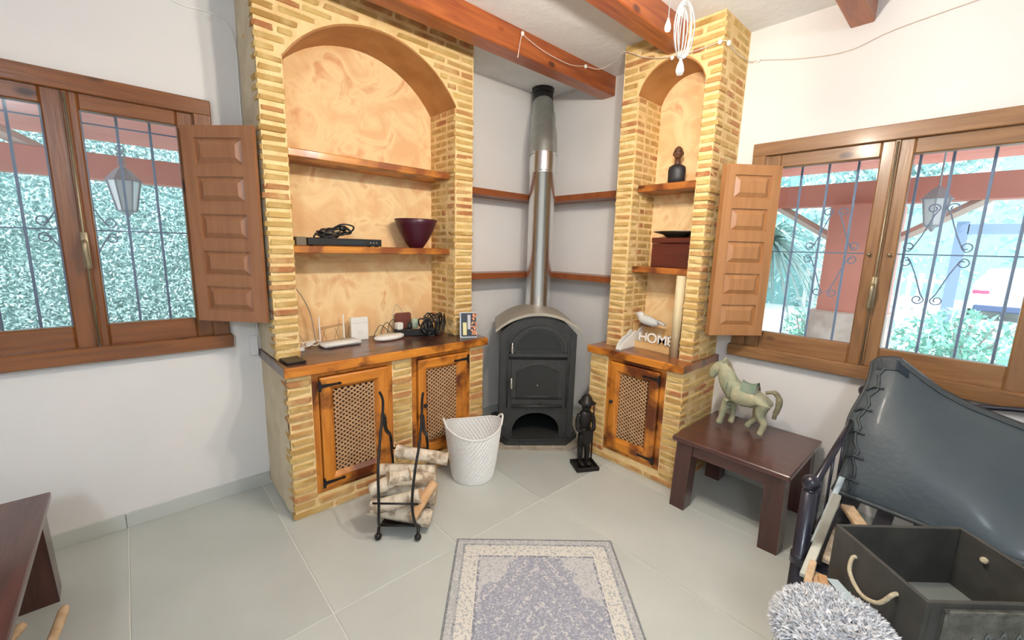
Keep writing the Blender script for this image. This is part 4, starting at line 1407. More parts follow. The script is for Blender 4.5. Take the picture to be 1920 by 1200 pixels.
edge = [csurf(0, j/18, .01) for j in range(19)]+[csurf(i/30, 1, .01) for i in range(1, 31)]
tube(bm, edge, .009, 7)
tube(bm, [csurf(i/24, 0.01, -.002) for i in range(25)], .011, 7)
bake('piping', bm, M['leather2'], cu, True)
bm = BM()
for j in range(2, 17, 3):
    tube(bm, smoothpts([csurf(.01, j/18, -.004), csurf(.035, (j+.5)/18, -.014), csurf(.075, (j+.2)/18, -.003)], 4), .006, 6)
bake('gathered_folds', bm, M['leather2'], cu, True)
bm = BM()
def lining(u, v): return csurf(.02+.13*u, .93+.068*v, -.006-.004*math.sin(PI*u))
grid(bm, lining, 8, 3); o = bake('dark_patch', bm, mat('navy_lining', (.012, .022, .035), .4), cu, True); o['label'] = 'darker navy patch at the top'

# crate
M['crate'] = mat('charcoal_stained_wood', (.040, .040, .036), .6, col2=(.065, .062, .055), nscale=8, bump=.3)
M['crate_in'] = mat('charcoal_inside', (.035, .037, .042), .7)
M['crate_base'] = mat('crate_lining', (.20, .22, .21), .8)
M['rope'] = mat('rope_fibre', (.50, .42, .28), .9, col2=(.62, .54, .38), nscale=60, bump=.6)
cr = thing('wooden_crate', 'open charcoal wooden crate with rope handle and embossed front, on the bench', 'crate', (1.715, -.066, .388), math.atan2(-.66, .751))
# local x runs along the front, y away from the camera... measured corner points: A(1.766,.209) B(2.095,-.09) D(1.55,-.043)
dx_ = Vector((2.095-1.766, -.09-.209, 0)); cw = dx_.length; dx_.normalize(); dy_ = Vector((-dx_.y, dx_.x, 0))
cdp = .335; zb_, zt_ = .392, .620
cr.location = Vector((1.766, .209, zb_))-dy_*cdp; cr.rotation_euler.z = math.atan2(dx_.y, dx_.x)
tk = .012
for nm, lo, hi in (('end_board', (0, 0, 0), (tk, cdp, zt_-zb_)), ('end_board', (cw-tk, 0, 0), (cw, cdp, zt_-zb_)), ('front_board', (tk, 0, 0), (cw-tk, tk, zt_-zb_)), ('back_board', (tk, cdp-tk, 0), (cw-tk, cdp, zt_-zb_))):
    bm = BM(); box(bm, lo, hi, bev=.0025); bake(nm, bm, M['crate'], cr, world=False)
bm = BM(); box(bm, (tk, tk, .002), (cw-tk, cdp-tk, .012)); bake('bottom_board', bm, M['crate_base'], cr, world=False)
bm = BM(); tube(bm, smoothpts([(.004, .235, .175), (-.012, .235, .172), (-.030, .215, .135), (-.034, .160, .105), (-.030, .105, .125), (-.012, .085, .172), (.004, .085, .175)], 6), .0062, 8)
for y in (.235, .085): sphere(bm, (.018, y, .175), .011)
o = bake('rope_handle', bm, M['rope'], cr, True, world=False)
bm = BM(); tube(bm, smoothpts([(cw-.004, .235, .175), (cw+.02, .2, .12), (cw+.02, .12, .12), (cw-.004, .085, .175)], 6), .0062, 8)
for y in (.235, .085): sphere(bm, (cw-.018, y, .175), .011)
bake('rope_handle', bm, M['rope'], cr, True, world=False)
bm = BM()
px0, px1, pz0, pz1 = .045, cw-.045, .012, zt_-zb_-.018
box(bm, (px0, -.005, pz0), (px1, 0, pz1))
for lo, hi in (((px0, -.012, pz1-.012), (px1, -.004, pz1)), ((px0, -.012, pz0), (px1, -.004, pz0+.012)), ((px0, -.012, pz0), (px0+.012, -.004, pz1)), ((px1-.012, -.012, pz0), (px1, -.004, pz1))): box(bm, lo, hi, bev=.003)
pq = bake('plaque', bm, mat('worn_plaque', (.075, .072, .058), .6, col2=(.15, .145, .125), nscale=30, bump=.5), cr, world=False)
bm = BM()
cxp = (px0+px1)/2
for rr, zz in ((.105, .045), (.090, .040), (.060, .045)):
    tube(bm, [(cxp+rr*math.cos(PI*i/16), -.007, .055+zz*.0+rr*.62*math.sin(PI*i/16)) for i in range(17)], .004, 6)
for i in range(9):
    a = PI*(i+.5)/9
    p = Vector((cxp+.128*math.cos(a), -.007, .055+.128*.62*math.sin(a)))
    tube(bm, [p+Vector((-.006, 0, -.007)), p+Vector((.0, 0, .008)), p+Vector((.006, 0, -.007))], .0026, 5)
tube(bm, [(px0+.03, -.007, .05), (px1-.03, -.007, .05)], .004, 6)
o = bake('embossed_emblem', bm, M['crate_base'], None, True, world=False, origin='none'); o.parent = pq

# shaggy cushion
sh = thing('shaggy_cushion', 'shaggy pale grey cushion at the front of the bench, beside the crate', 'cushion', (1.60, .10, .388))
M['shag'] = mat('shag_fibre', (.82, .83, .85), .95, col2=(.66, .68, .73), nscale=25)
bm = BM()
sphere(bm, (1.460, .130, .435), 1.0, (.175, .145, .062), 20, 12)
bake('cushion_pad', bm, M['shag'], sh, True)
bm = BM()
random.seed(11)
for i in range(5200):
    a = random.uniform(0, 2*PI); q = random.uniform(-.25, 1) ; rr = math.sqrt(max(0, 1-q*q))
    nrm = Vector((rr*math.cos(a), rr*math.sin(a), q))
    p = Vector((1.460+.173*nrm.x, .130+.143*nrm.y, .435+.060*nrm.z))
    if p.z < .40: continue
    dirn = (nrm*.45+Vector((random.uniform(-.7, .7), random.uniform(-.7, .7), random.uniform(-.1, .35)))).normalized()
    tn = dirn.cross(Vector((random.random()-.5, random.random()-.5, random.random()-.5))).normalized()*.0034
    e1 = p+dirn*.018; e2 = p+dirn*.032+Vector((0, 0, -.005))
    vs_ = [bm.verts.new(c) for c in (p-tn, p+tn, e1+tn, e2, e1-tn)]
    bm.faces.new(vs_)
o = bake('shag', bm, M['shag'], sh); o['kind'] = 'stuff'

# planks, kindling and papers lying between the bench arm and the crate
M['paleboard'] = mat('pale_painted_board', (.62, .62, .52), .6, col2=(.5, .52, .46), nscale=10)
M['paper'] = mat('blue_grey_paper', (.45, .55, .60), .6)
def bar(name, a, b_, w_, h_, m_, label, cat, group=None, upv=(0, 0, 1)):
    a = Vector(a); b_ = Vector(b_); d = (b_-a); L_ = d.length; d.normalize()
    s_ = d.cross(Vector(upv)).normalized(); u_ = s_.cross(d)
    bm = BM()
    m = Matrix(((d.x, s_.x, u_.x, a.x), (d.y, s_.y, u_.y, a.y), (d.z, s_.z, u_.z, a.z), (0, 0, 0, 1)))
    box(bm, (0, -w_/2, -h_/2), (L_, w_/2, h_/2), m, .002)
    o = bake(name, bm, m_); tag(o, label, cat, group); return o
bar('pale_board', (2.20, .272, .520), (1.70, .262, .410), .030, .018, M['paleboard'], 'narrow pale board sloping beside the bench post', 'board')
bar('glass_strip', (2.36, .285, .540), (1.95, .288, .405), .022, .010, M['paper'], 'thin blue-grey strip leaning behind the pale board', 'strip')
bar('paper_strip', (1.655, .180, .480), (1.545, .100, .500), .034, .004, M['paper'], 'pale blue strip between shaggy cushion and crate', 'strip')
for i, (a, b_, w_, m_, lab) in enumerate((((1.76, .235, .40), (1.64, .205, .425), .03, 'endgrain', 'pale orange kindling stick beside the front bench post'),
        ((1.72, .215, .43), (1.615, .185, .440), .026, 'log_split', 'orange kindling block lying above the shaggy cushion'),
        ((1.78, .255, .43), (1.66, .245, .412), .022, 'endgrain', 'pinkish kindling stick against the front bench post'),
        ((2.10, .235, .42), (1.86, .225, .405), .035, 'bark', 'pale bark strip between pale board and crate'),
        ((2.32, .245, .430), (2.08, .120, .430), .05, 'endgrain', 'golden wood piece under the leather cushion corner'))):
    bar('kindling_piece', a, b_, w_, .018, M[m_], lab, 'kindling', 'kindling on the bench')

# ------------------------------------------------------------------ things on the wide worktop
Z0 = .897
def simple(name, lo, hi, m_, label, cat, bev=.004, rz=0, group=None):
    c = Vector(((lo[0]+hi[0])/2, (lo[1]+hi[1])/2, 0)); bm = BM()
    m = Matrix.Translation(c) @ Matrix.Rotation(rz, 4, 'Z') @ Matrix.Translation(-c)
    box(bm, lo, hi, m, bev); o = bake(name, bm, m_); return tag(o, label, cat, group)
M['led'] = mat('grey_print', (.35, .36, .36), .5)
rt_ = thing('router', 'flat white internet router with thin antennas, left on the wide worktop', 'router', (.97, 2.72, Z0), .10)
bm = BM(); prism(bm, [(-.12, -.06), (.12, -.075), (.125, .06), (-.115, .065)], lambda u, v, w_: Vector((u, v, w_)), .004, .026); bmesh.ops.bevel(bm, geom=bm.edges[:], offset=.004, segments=2, affect='EDGES'); bake('casing', bm, M['white'], rt_, True, world=False)
for x in (-.09, .07):
    bm = BM(); tube(bm, [(x, .062, .015), (x, .070, .03), (x, .072, .185)], [.005, .005, .0045], 8); bake('antenna', bm, M['white'], rt_, True, world=False)
bm = BM(); box(bm, (-.10, -.0745, .010), (.10, -.066, .016)); bake('vent', bm, M['led'], rt_, world=False)
sb = thing('wall_box', 'square white box standing upright behind the router', 'box', (1.135, 2.79, Z0), -.12)
bm = BM(); box(bm, (-.058, -.018, 0), (.058, .018, .158), bev=.004); bake('casing', bm, M['white'], sb, world=False)
bm = BM()
tube(bm, [(.015*math.cos(2*PI*i/12), -.0185, .055+.009*math.sin(2*PI*i/12)) for i in range(12)], .0008, 5, closed=True); tube(bm, [(-.058, -.0185, .12), (.058, -.0185, .12)], .0006, 4)
bake('socket_outline', bm, M['led'], sb, world=False)
md = thing('modem', 'oval white modem beside the upright white box on the wide worktop', 'modem', (1.30, 2.68, Z0), .12)
bm = BM(); lathe(bm, [(.0, .004), (.085, .004), (.10, .014), (.10, .026), (.085, .034), (.0, .036)], (0, 0, 0), 28, 1.15, .55); bake('casing', bm, M['white'], md, True, world=False)
bm = BM(); lathe(bm, [(.0, .0), (.06, .0), (.06, .005), (.0, .005)], (0, 0, 0), 16, 1.1, .5); bake('rubber_pad', bm, M['black'], md, world=False)
simple('power_adapter', (1.395, 2.745, Z0+.045), (1.445, 2.79, Z0+.095), M['white'], 'cube-shaped white power adapter plugged in above the black power strip', 'adapter', .006, .2)
simple('small_box', (.695, 2.665, Z0), (.745, 2.705, Z0+.022), M['white'], 'tiny white connector box by the left pier of the wide alcove', 'box', .004, .2)
ps = thing('power_strip', 'black multi-socket power strip at the right of the wide worktop', 'power strip', (1.525, 2.70, Z0), -.42)
bm = BM(); box(bm, (-.16, -.028, 0), (.14, .028, .045), bev=.006); bake('casing', bm, M['black'], ps, world=False)
for i in range(4):
    bm = BM(); lathe(bm, [(.017, .045), (.019, .047), (.019, .048), (.012, .047), (.0, .0455)], (-.12+.07*i, 0, 0), 14); bake('socket', bm, M['led'], ps, world=False)
for i, (x, h) in enumerate(((-.05, .04), (.09, .05))):
    bm = BM(); tube(bm, [(x, 0, .046), (x, 0, .046+h)], .018, 10); sphere(bm, (x, 0, .046+h), .017); bake('plug', bm, M['black'], ps, True, world=False)
# cables: bundle of black leads
def cable(name, pts, r, m_, label, group=None, k=6):
    bm = BM(); tube(bm, smoothpts(pts, k), r, 7); o = bake(name, bm, m_, None, True); return tag(o, label, 'cable', group)
random.seed(4)
for i in range(7):
    c = Vector((1.585+.012*i, 2.665-.012*i, Z0+.075)); pts = []
    rr = random.uniform(.045, .075); ph_ = i*.9
    ax1 = Vector((random.uniform(.5, 1), random.uniform(-.6, .6), random.uniform(-.3, .3))).normalized()
    ax2 = Vector((random.uniform(-.3, .3), random.uniform(-.5, .5), 1)).normalized()
    for k in range(13):
        a = ph_+k*.66; q = rr*(1+.22*math.sin(k*1.7+i))
        v = c+ax1*q*math.cos(a)+ax2*q*1.15*math.sin(a)
        v.z = max(v.z, Z0+.007)
        pts.append(v)
    cable('power_cable', pts, .0055, M['black'], ['black lead in the tangle beside the right pier, outermost loop', 'black lead looping over the power strip', 'black lead coiled at the back of the tangle', 'black lead coiled in the middle of the tangle', 'black lead arching high over the tangle', 'black lead lowest in the tangle', 'black lead at the right end of the tangle'][i], 'black leads tangled on the wide worktop')
M['brown'] = mat('brown_leather', (.17, .05, .035), .5)
simple('brown_pouch', (1.42, 2.80, Z0+.004), (1.54, 2.84, Z0+.155), M['brown'], 'reddish-brown pouch standing behind the power strip', 'pouch', .01, -.1)
bm = BM(); lathe(bm, [(.0, 0), (.026, .0), (.028, .01), (.028, .05), (.024, .065), (.0, .068)], (0, 0, 0), 18)
o = bake('plastic_cap', bm, mat('pale_green_plastic', (.45, .55, .42), .4), None, True); o.location = (1.545, 2.76, Z0+.047); tag(o, 'pale green round cap sitting behind the black plugs', 'cap')
simple('black_cloth_case', (.575, 2.40, Z0), (.675, 2.535, Z0+.014), M['black'], 'flat black case on the left end of the wide worktop', 'case', .004, .06)
cable('thin_cable', [(.700, 2.80, 1.36), (.745, 2.80, 1.28), (.79, 2.79, 1.20), (.825, 2.785, 1.10), (.838, 2.78, 1.00), (.845, 2.77, .93), (.86, 2.77, .904)], .0035, mat('grey_sheath', (.35, .30, .24), .5), 'thin grey-brown cable hanging down the left of the niche to the router')
cable('thin_cable', [(.712, 2.83, 1.07), (.74, 2.82, 1.01), (.775, 2.80, .94), (.80, 2.79, .91), (.84, 2.80, .903)], .0025, mat('tan_sheath', (.45, .34, .2), .5), 'thin tan cable near the left pier of the wide alcove')
random.seed(9)
for i in range(4):
    pts = [Vector((.77+.02*i+.035*math.cos(k*1.15+i), 2.755+.02*math.sin(k*1.15+i*2), Z0+.005+.030*abs(math.sin(k*.75+i)))) for k in range(8)]
    cable('white_lead', pts, .0028, M['white'], ['white lead curled beside the tiny connector box', 'white lead looped at the left of the router', 'white lead touching the left edge of the router', 'white lead bunched behind the router'][i], 'white leads beside the router')
for i in range(3):
    pts = [Vector((1.22+.05*i, 2.76, Z0+.004)), Vector((1.25+.05*i, 2.78, Z0+.05+.02*i)), Vector((1.29+.05*i, 2.79, Z0+.085+.015*i)), Vector((1.33+.045*i, 2.77, Z0+.05)), Vector((1.35+.04*i, 2.76, Z0+.02))]
    cable('thin_lead', pts, .0025, M['black'], ['thin black lead arching just right of the upright white box', 'thin black lead arching above the oval modem', 'thin black lead arching beside the white adapter'][i], 'thin leads above the modem')
cable('thin_lead', [(1.40, 2.83, Z0+.05), (1.405, 2.83, Z0+.13), (1.43, 2.83, Z0+.215), (1.47, 2.83, Z0+.18), (1.50, 2.83, Z0+.09), (1.51, 2.82, Z0+.05)], .0018, M['led'], 'very thin wire loop rising highest above the brown pouch')
# wire letter tray behind the router
wt = thing('wire_tray', 'thin brown wire letter tray standing behind the router', 'wire tray', (.965, 2.815, Z0))
bm = BM()
x0, x1, y0, y1, z1 = .885, 1.045, 2.80, 2.84, Z0+.115
for y in (y0, y1):
    tube(bm, [(x0, y, Z0+.003), (x1, y, Z0+.003), (x1, y, z1), (x0, y, z1-.015)], .002, 5, closed=True)
for i in range(5):
    x = x0+(x1-x0)*i/4
    tube(bm, [(x, y0, Z0+.004), (x+(-1)**i*.03, y0, Z0+.10)], .0013, 4)
bake('wire_frame', bm, mat('brown_wire', (.25, .12, .06), .5), wt)
# picture pack at the right end
pk = thing('picture_card', 'small upright card with orange and black print at the right end of the wide worktop', 'card', (1.785, 2.415, Z0), -.50)
tm = Matrix.Rotation(-.16, 4, 'X')
def tb(nm, lo, hi, m_):
    bm = BM(); box(bm, lo, hi, tm, .0015); return bake(nm, bm, m_, pk, world=False)
tb('card_back', (-.062, 0, .0), (.062, .010, .185), mat('pale_blue_card', (.55, .62, .68), .4))
tb('printed_panel', (-.052, -.002, .008), (.058, .001, .178), mat('navy_print', (.03, .04, .06), .4))
tb('printed_strip', (-.040, -.0035, .018), (-.012, -.001, .110), mat('yellow_print', (.80, .75, .38), .4))
tb('printed_strip', (-.006, -.0035, .060), (.016, -.001, .165), mat('grey_print2', (.60, .58, .60), .4))
bm = BM(); random.seed(3)
for i in range(46):
    u = .016+.046*random.random(); v = .02+.15*random.random()
    if u < .03 and v > .12: continue
    lathe(bm, [(.0, 0), (.007, 0), (.007, .0018), (.0, .0018)], (0, 0, 0), 7, m=tm @ Matrix.Translation((min(u, .056), -.002, v)) @ Matrix.Rotation(PI/2, 4, 'X'))
bake('orange_print', bm, mat('orange_print', (.85, .25, .08), .45, col2=(.85, .5, .3), nscale=80), pk, world=False)

# ------------------------------------------------------------------ shelf things, wide alcove
Z1 = 1.529
dv = thing('disc_player', 'slim black disc player on the lower shelf of the wide alcove', 'disc player', (1.02, 2.68, Z1), 0.0)
bm = BM(); box(bm, (-.235, -.058, .004), (.215, .105, .048), bev=.003); bake('casing', bm, M['black'], dv, world=False)
bm = BM(); box(bm, (-.05, -.0605, .018), (.10, -.057, .034)); o = bake('display', bm, mat('display_glass', (.03, .045, .05), .1), dv, world=False)
for x in (.14, .16, .18):
    bm = BM(); lathe(bm, [(.0, 0), (.004, 0), (.004, .003), (.0, .003)], (0, 0, 0), 8, m=Matrix.Translation((x, -.058, .026)) @ Matrix.Rotation(PI/2, 4, 'X')); bake('button', bm, M['led'], dv, world=False)
for x in (-.21, .19):
    for y in (-.03, .08):
        bm = BM(); lathe(bm, [(.012, 0), (.012, .005)], (x, y, 0), 10); bake('foot', bm, M['black'], dv, world=False)
random.seed(21)
for i in range(5):
    pts = []
    for k in range(12):
        a = k*.75+i
        pts.append(Vector((.90+.075*math.cos(a)*(1+.2*i/5)+.02*i, 2.665+.030*math.sin(a*1.3+i), Z1+.056+.010*i+.012*math.sin(a*2+i)+(.025 if 0 < k < 4 and i > 2 else 0))))
    cable('black_cable', pts, .005, M['black'], ['black cable lying flat on top of the disc player', 'black cable bunched at the left of the disc player', 'black cable wound over the disc player', 'black cable making the hump above the disc player', 'black cable on top of the cable heap on the shelf'][i], 'cables heaped on the disc player')
simple('cable_plug', (.975, 2.63, Z1+.095), (1.02, 2.665, Z1+.125), M['black'], 'chunky black plug on top of the heap on the disc player', 'plug', .008, .4)
simple('small_grey_box', (.722, 2.625, Z1), (.778, 2.68, Z1+.050), mat('taupe_card', (.16, .13, .09), .6), 'small taupe box left of the disc player on the shelf', 'box', .003)
bw = thing('bowl', 'deep burgundy bowl at the right of the lower shelf', 'bowl', (1.530, 2.700, Z1))
bm = BM()
lathe(bm, [(.0, .0), (.045, .0), (.050, .004), (.078, .045), (.110, .100), (.136, .160), (.148, .195), (.144, .197), (.131, .160), (.104, .100), (.070, .045), (.0, .018)], (0, 0, 0), 48)
bake('bowl_wall', bm, M['burgundy'], bw, True, world=False)

# ------------------------------------------------------------------ narrow alcove things
Z2 = .847
# scalloped white holder
nh = thing('napkin_holder', 'scalloped white napkin holder on the narrow worktop', 'napkin holder', (2.705, 1.648, Z2), -.03)
prof = [(-.11, 0), (.115, 0), (.118, .03)]
sc = [(.105, .125), (.085, .150), (.060, .140), (.040, .118), (.020, .128), (-.005, .118), (-.025, .092), (-.05, .088), (-.078, .066), (-.095, .050), (-.108, .03)]
for y in (-.022, .018):
    bm = BM(); prism(bm, [(-.150, 0), (.150, 0)]+[(.150, .10)]+[(u*1.28, v) for u, v in sc], lambda u, v, w_: Vector((u, w_, v)), y, y+.006)
    bake('scalloped_panel', bm, M['white'], nh, world=False)
bm = BM(); box(bm, (-.150, -.022, 0), (.150, .024, .008)); bake('holder_base', bm, M['white'], nh, world=False)
# box planter with bird and letters
hm = thing('letter_tray', 'pale wooden tray box with white letters and a grey bird on its rim', 'tray', (2.775, 1.505, Z2), -PI/2)
M['pine'] = mat('pale_pine', (.72, .48, .22), .6, col2=(.62, .38, .15), nscale=4, stretch=(1, 8, 8))
# local x -> -y (to the right seen from the room), local y -> +x (into the niche)
hw_ = .150
for nm, lo, hi in (('front_board', (-hw_, -.055, 0), (hw_, -.047, .055)), ('back_board', (-hw_, .047, 0), (hw_, .055, .155)), ('end_board', (-hw_, -.047, 0), (-hw_+.008, .047, .175)), ('end_board', (hw_-.008, -.047, 0), (hw_, .047, .175)), ('bottom_board', (-hw_+.008, -.047, 0), (hw_-.008, .047, .006))):
    bm = BM(); box(bm, lo, hi, bev=.0015); bake(nm, bm, M['pine'], hm, world=False)
def letters(txt, size, m_, parent, mtx, depth=.006):
    out = []
    x = 0
    for ch_ in txt:
        cv = bpy.data.curves.new('letter', 'FONT'); cv.body = ch_; cv.size = size; cv.extrude = depth/2; cv.offset = size*.012
        to = bpy.data.objects.new('letter_tmp', cv); COL.objects.link(to)
        bpy.context.view_layer.update()
        me = bpy.data.meshes.new_from_object(to.evaluated_get(bpy.context.evaluated_depsgraph_get()))
        wd = max(v.co.x for v in me.vertices)
        COL.objects.unlink(to); bpy.data.objects.remove(to)
        # slab serifs, as on the original letters
        bm = BM(); bm.from_mesh(me); bpy.data.meshes.remove(me)
        if ch_ != 'O':
            hgt = size*.70
            stems = {'H': (.09, .60), 'M': (.09, .73), 'E': (.09,)}[ch_]
            for s_ in stems:
                for z in (0, hgt-.012*size/ .1*.5):
                    box(bm, (s_*size-.07*size+.02*size, z, -depth/2), (s_*size+.12*size, z+.055*size, depth/2))
        for v in bm.verts: v.co.x += x
        bm.transform(mtx)
        o = bake('letter', bm, m_, parent, world=False)
        out.append(o); x += wd+size*.01
    return out
letters('HOME', .100, M['white'], hm, Matrix.Translation((-.092, -.060, .060)) @ Matrix.Rotation(PI/2, 4, 'X'))
bm = BM()
sphere(bm, (-.045, -.02, .205), 1, (.085, .040, .036), 20, 12, m=Matrix.Rotation(.20, 4, 'Y'))
for v in bm.verts:
    if v.co.x > .0: v.co.z += (v.co.x)*.02
sphere(bm, (-.112, -.02, .242), .026, (1.15, .85, .95), 16, 10)
lathe(bm, [(.009, 0), (.0, .028)], (0, 0, 0), 8, m=Matrix.Translation((-.138, -.02, .243)) @ Matrix.Rotation(-PI/2, 4, 'Y'))
prism(bm, [(.02, .200), (.085, .186), (.088, .194), (.03, .222)], lambda u, v, w_: Vector((u, w_, v)), -.032, -.008)
bd = bake('bird', bm, mat('pale_grey_paint', (.50, .52, .52), .5, col2=(.70, .70, .68), nscale=8), hm, True, world=False); bd['label'] = 'smooth pale grey bird'
bm = BM(); sphere(bm, (-.045, -.020, .178), 1, (.060, .030, .016), 16, 8); bake('nest', bm, M['walnut'], hm, True, world=False)
# cardboard roll
bm = BM(); lathe(bm, [(.026, 0), (.030, 0), (.030, .548), (.026, .548), (.026, 0)], (0, 0, 0), 28, caps=False)
o = bake('cardboard_roll', bm, mat('cardboard', (.72, .60, .38), .8, col2=(.66, .54, .33), nscale=3, stretch=(30, 30, 2)), None, True); o.location = (2.690, 1.302, Z2)
tag(o, 'tall beige cardboard roll standing in front of the letter tray', 'cardboard roll')
# dark box with hat-like dish
Z3 = 1.440
M['cherry'] = wood('cherry_box_wood', (.12, .022, .012), (.06, .012, .008), 'y', .35, 2.0)
db = thing('wooden_box', 'dark cherry wooden box on the lower shelf of the narrow alcove', 'box', (2.84, 1.43, Z3))
bm = BM(); box(bm, (2.765, 1.285, Z3), (2.925, 1.575, Z3+.165), bev=.004); bake('box_body', bm, M['cherry'], db)
bm = BM(); box(bm, (2.760, 1.280, Z3+.168), (2.930, 1.580, Z3+.205), bev=.005); bake('box_lid', bm, M['cherry'], db)
dh = thing('dish', 'flat dark green-black dish lying upturned on the cherry box', 'dish', (2.83, 1.435, Z3+.205))
bm = BM(); lathe(bm, [(.0, .0), (.050, .0), (.056, .004), (.075, .022), (.128, .036), (.132, .042), (.125, .044), (.07, .032), (.05, .010), (.0, .008)], (0, 0, 0), 36, .82, 1.22); bake('dish_wall', bm, mat('dark_green_glaze', (.022, .024, .016), .35), dh, True, world=False)
# bust
bu = thing('bust', 'small dark carved wooden bust on the top shelf of the narrow alcove', 'bust', (2.83, 1.472, 2.0), PI+.35)
M['bust'] = mat('carved_dark_wood', (.10, .04, .022), .45, col2=(.16, .07, .035), nscale=12, bump=.2)
M['bust2'] = mat('blackened_wood', (.02, .020, .024), .5)
bm = BM()
lathe(bm, [(.0, 0), (.052, .0), (.053, .05), (.055, .095), (.050, .118), (.034, .130), (.018, .137), (.0, .138)], (0, 0, 0), 24, .62, 1.05)
bake('shoulders', bm, M['bust2'], bu, True, world=False)
bm = BM()
tube(bm, [(-.002, 0, .120), (.002, 0, .170)], [.021, .018], 14)
sphere(bm, (.004, 0, .208), 1, (.036, .030, .043), 20, 14)
sphere(bm, (.028, 0, .184), 1, (.014, .018, .014), 12, 8)          # chin and jaw
prism(bm, [(-.005, .191), (.005, .191), (.0025, .218), (-.0025, .218)], lambda u, v, w_: Vector((w_, u, v)), .034, .046)   # nose
for s in (-1, 1):
    sphere(bm, (.0, s*.031, .203), 1, (.010, .005, .014), 10, 6)   # ears
sphere(bm, (.037, 0, .185), 1, (.007, .012, .004), 10, 6)          # lips
tube(bm, [(.034, -.020, .218), (.038, -.010, .222), (.039, 0, .220), (.038, .010, .222), (.034, .020, .218)], .004, 6)   # brow
bake('head', bm, M['bust'], bu, True, world=False)
bm = BM()
for s in (-1, 1): sphere(bm, (.037, s*.012, .211), 1, (.004, .007, .0035), 8, 6)
bake('eyes', bm, M['bust2'], bu, True, world=False)

# ------------------------------------------------------------------ wall cables, socket cover, string
cable('wall_cable', [(.05, YW-.004, 2.78), (.25, YW-.004, 2.735), (.33, YW-.005, 2.715), (.44, YW-.005, 2.722), (.505, YW-.006, 2.70), (.545, YW-.006, 2.63), (.550, YW-.006, 2.45), (.549, YW-.006, 2.1), (.549, YW-.006, 1.2), (.549, YW-.006, .98)], .0045, M['white'], 'white cable running along the left wall and down beside the wide alcove')
simple('socket_cover', (.500, YW-.022, .862), (.545, YW, .985), M['wall'], 'small white socket box on the left wall under the shutter', 'socket', .004)
st_ = thing('string_lights', 'thin white cord with small bulbs strung from the ceiling beam across the narrow alcove', 'string lights', (2.6, 1.9, 2.72))
spts = [(1.955, 2.150, 2.735), (1.965, 2.148, 2.80), (1.985, 2.146, 2.880), (2.03, 2.146, 2.868), (2.2, 2.140, 2.835), (2.45, 2.146, 2.835), (2.625, 2.146, 2.872), (2.70, 2.07, 2.855), (2.68, 1.93, 2.86), (2.625, 1.815, 2.875), (2.625, 1.65, 2.79), (2.620, 1.46, 2.742), (2.625, 1.30, 2.732), (2.625, 1.160, 2.738), (2.66, 1.140, 2.728), (2.80, 1.145, 2.72), (3.00, 1.130, 2.728), (3.018, 1.10, 2.735), (3.02, .87, 2.68), (3.02, .65, 2.655), (3.02, .46, 2.70), (3.02, .10, 2.74)]
M['cord'] = mat('cord_white', (.74, .62, .54), .5)
bm = BM(); tube(bm, smoothpts(spts, 5), .0026, 6); bake('cord', bm, M['cord'], st_, True)
for p in ((1.985, 2.144, 2.882), (2.625, 2.144, 2.872), (2.620, 1.46, 2.735), (2.625, 1.175, 2.738), (2.650, 1.135, 2.727), (3.015, 1.10, 2.735)):
    bm = BM(); sphere(bm, p, .012, (1, 1, 1.2), 12, 8); bake('little_bulb', bm, M['white'], st_, True)

# ------------------------------------------------------------------ ceiling fan light (above the frame) with pull cords and a hanging cord coil
fan = thing('fan_light', 'ceiling fan light above the picture with two white pull cords hanging down', 'ceiling light', (1.26, .66, CZ))
bm = BM(); lathe(bm, [(.07, CZ), (.065, CZ-.04), (.015, CZ-.05), (.015, 2.72), (.09, 2.71), (.10, 2.62), (.06, 2.57), (.03, 2.55), (.0, 2.545)][::-1], (1.26, .66, 0), 28); bake('motor_housing', bm, M['white'], fan, True)
for k in range(4):
    a = k*PI/2+.75
    bm = BM(); d = Vector((math.cos(a), math.sin(a), 0)); n = Vector((-d.y, d.x, 0))
    prism(bm, [(.12, -.05), (.50, -.065), (.53, 0), (.50, .065), (.12, .05)], lambda u, v, w_: Vector((1.26, .66, 2.68))+d*u+n*v+Vector((0, 0, w_+.05*v)), -.004, .004)
    bake('fan_blade', bm, M['white'], fan)
M['bulb'] = emis('lamp_glow', (1.0, .915, .79), 520.0)
for (x, y) in ((1.130, .785), (1.425, .765)):
    bm = BM(); tube(bm, smoothpts([(1.26, .66, 2.60), ((x+1.26)/2, (y+.66)/2, 2.595), (x, y, 2.57), (x, y, 2.50)], 4), .009, 8); lathe(bm, [(.022, 2.485), (.024, 2.53), (.012, 2.56)], (x, y, 0), 14); bake('lamp_arm', bm, M['white'], fan, True)
    bm = BM(); sphere(bm, (x, y, 2.445), .043, seg=20, rings=14); bake('light_bulb', bm, M['bulb'], fan, True)
def teardrop(c, s=1.0):
    bm = BM(); lathe(bm, [(.0, -.022*s), (.010*s, -.020*s), (.0135*s, -.008*s), (.011*s, .006*s), (.005*s, .022*s), (.0025*s, .032*s), (.0, .034*s)], c, 14)
    return bm
for (x, y, z) in ((1.127, .648, 2.142), (1.146, .613, 2.035)):
    bm = BM(); tube(bm, [(x, y, z+.018), (x, y, 2.32), (1.18, .645, 2.57)], .0016, 6); bake('pull_cord', bm, M['white'], fan, True)
    bake('pull_knob', teardrop((x, y, z), .80 if x > 1.14 else .62), M['soft_white'], fan, True)
coil = thing('cord_coil', 'long narrow coil of white cord hanging before the narrow alcove', 'cord coil', (1.150, .613, 2.16))
vd = Vector((.675, -.738, 0))
bm = BM()
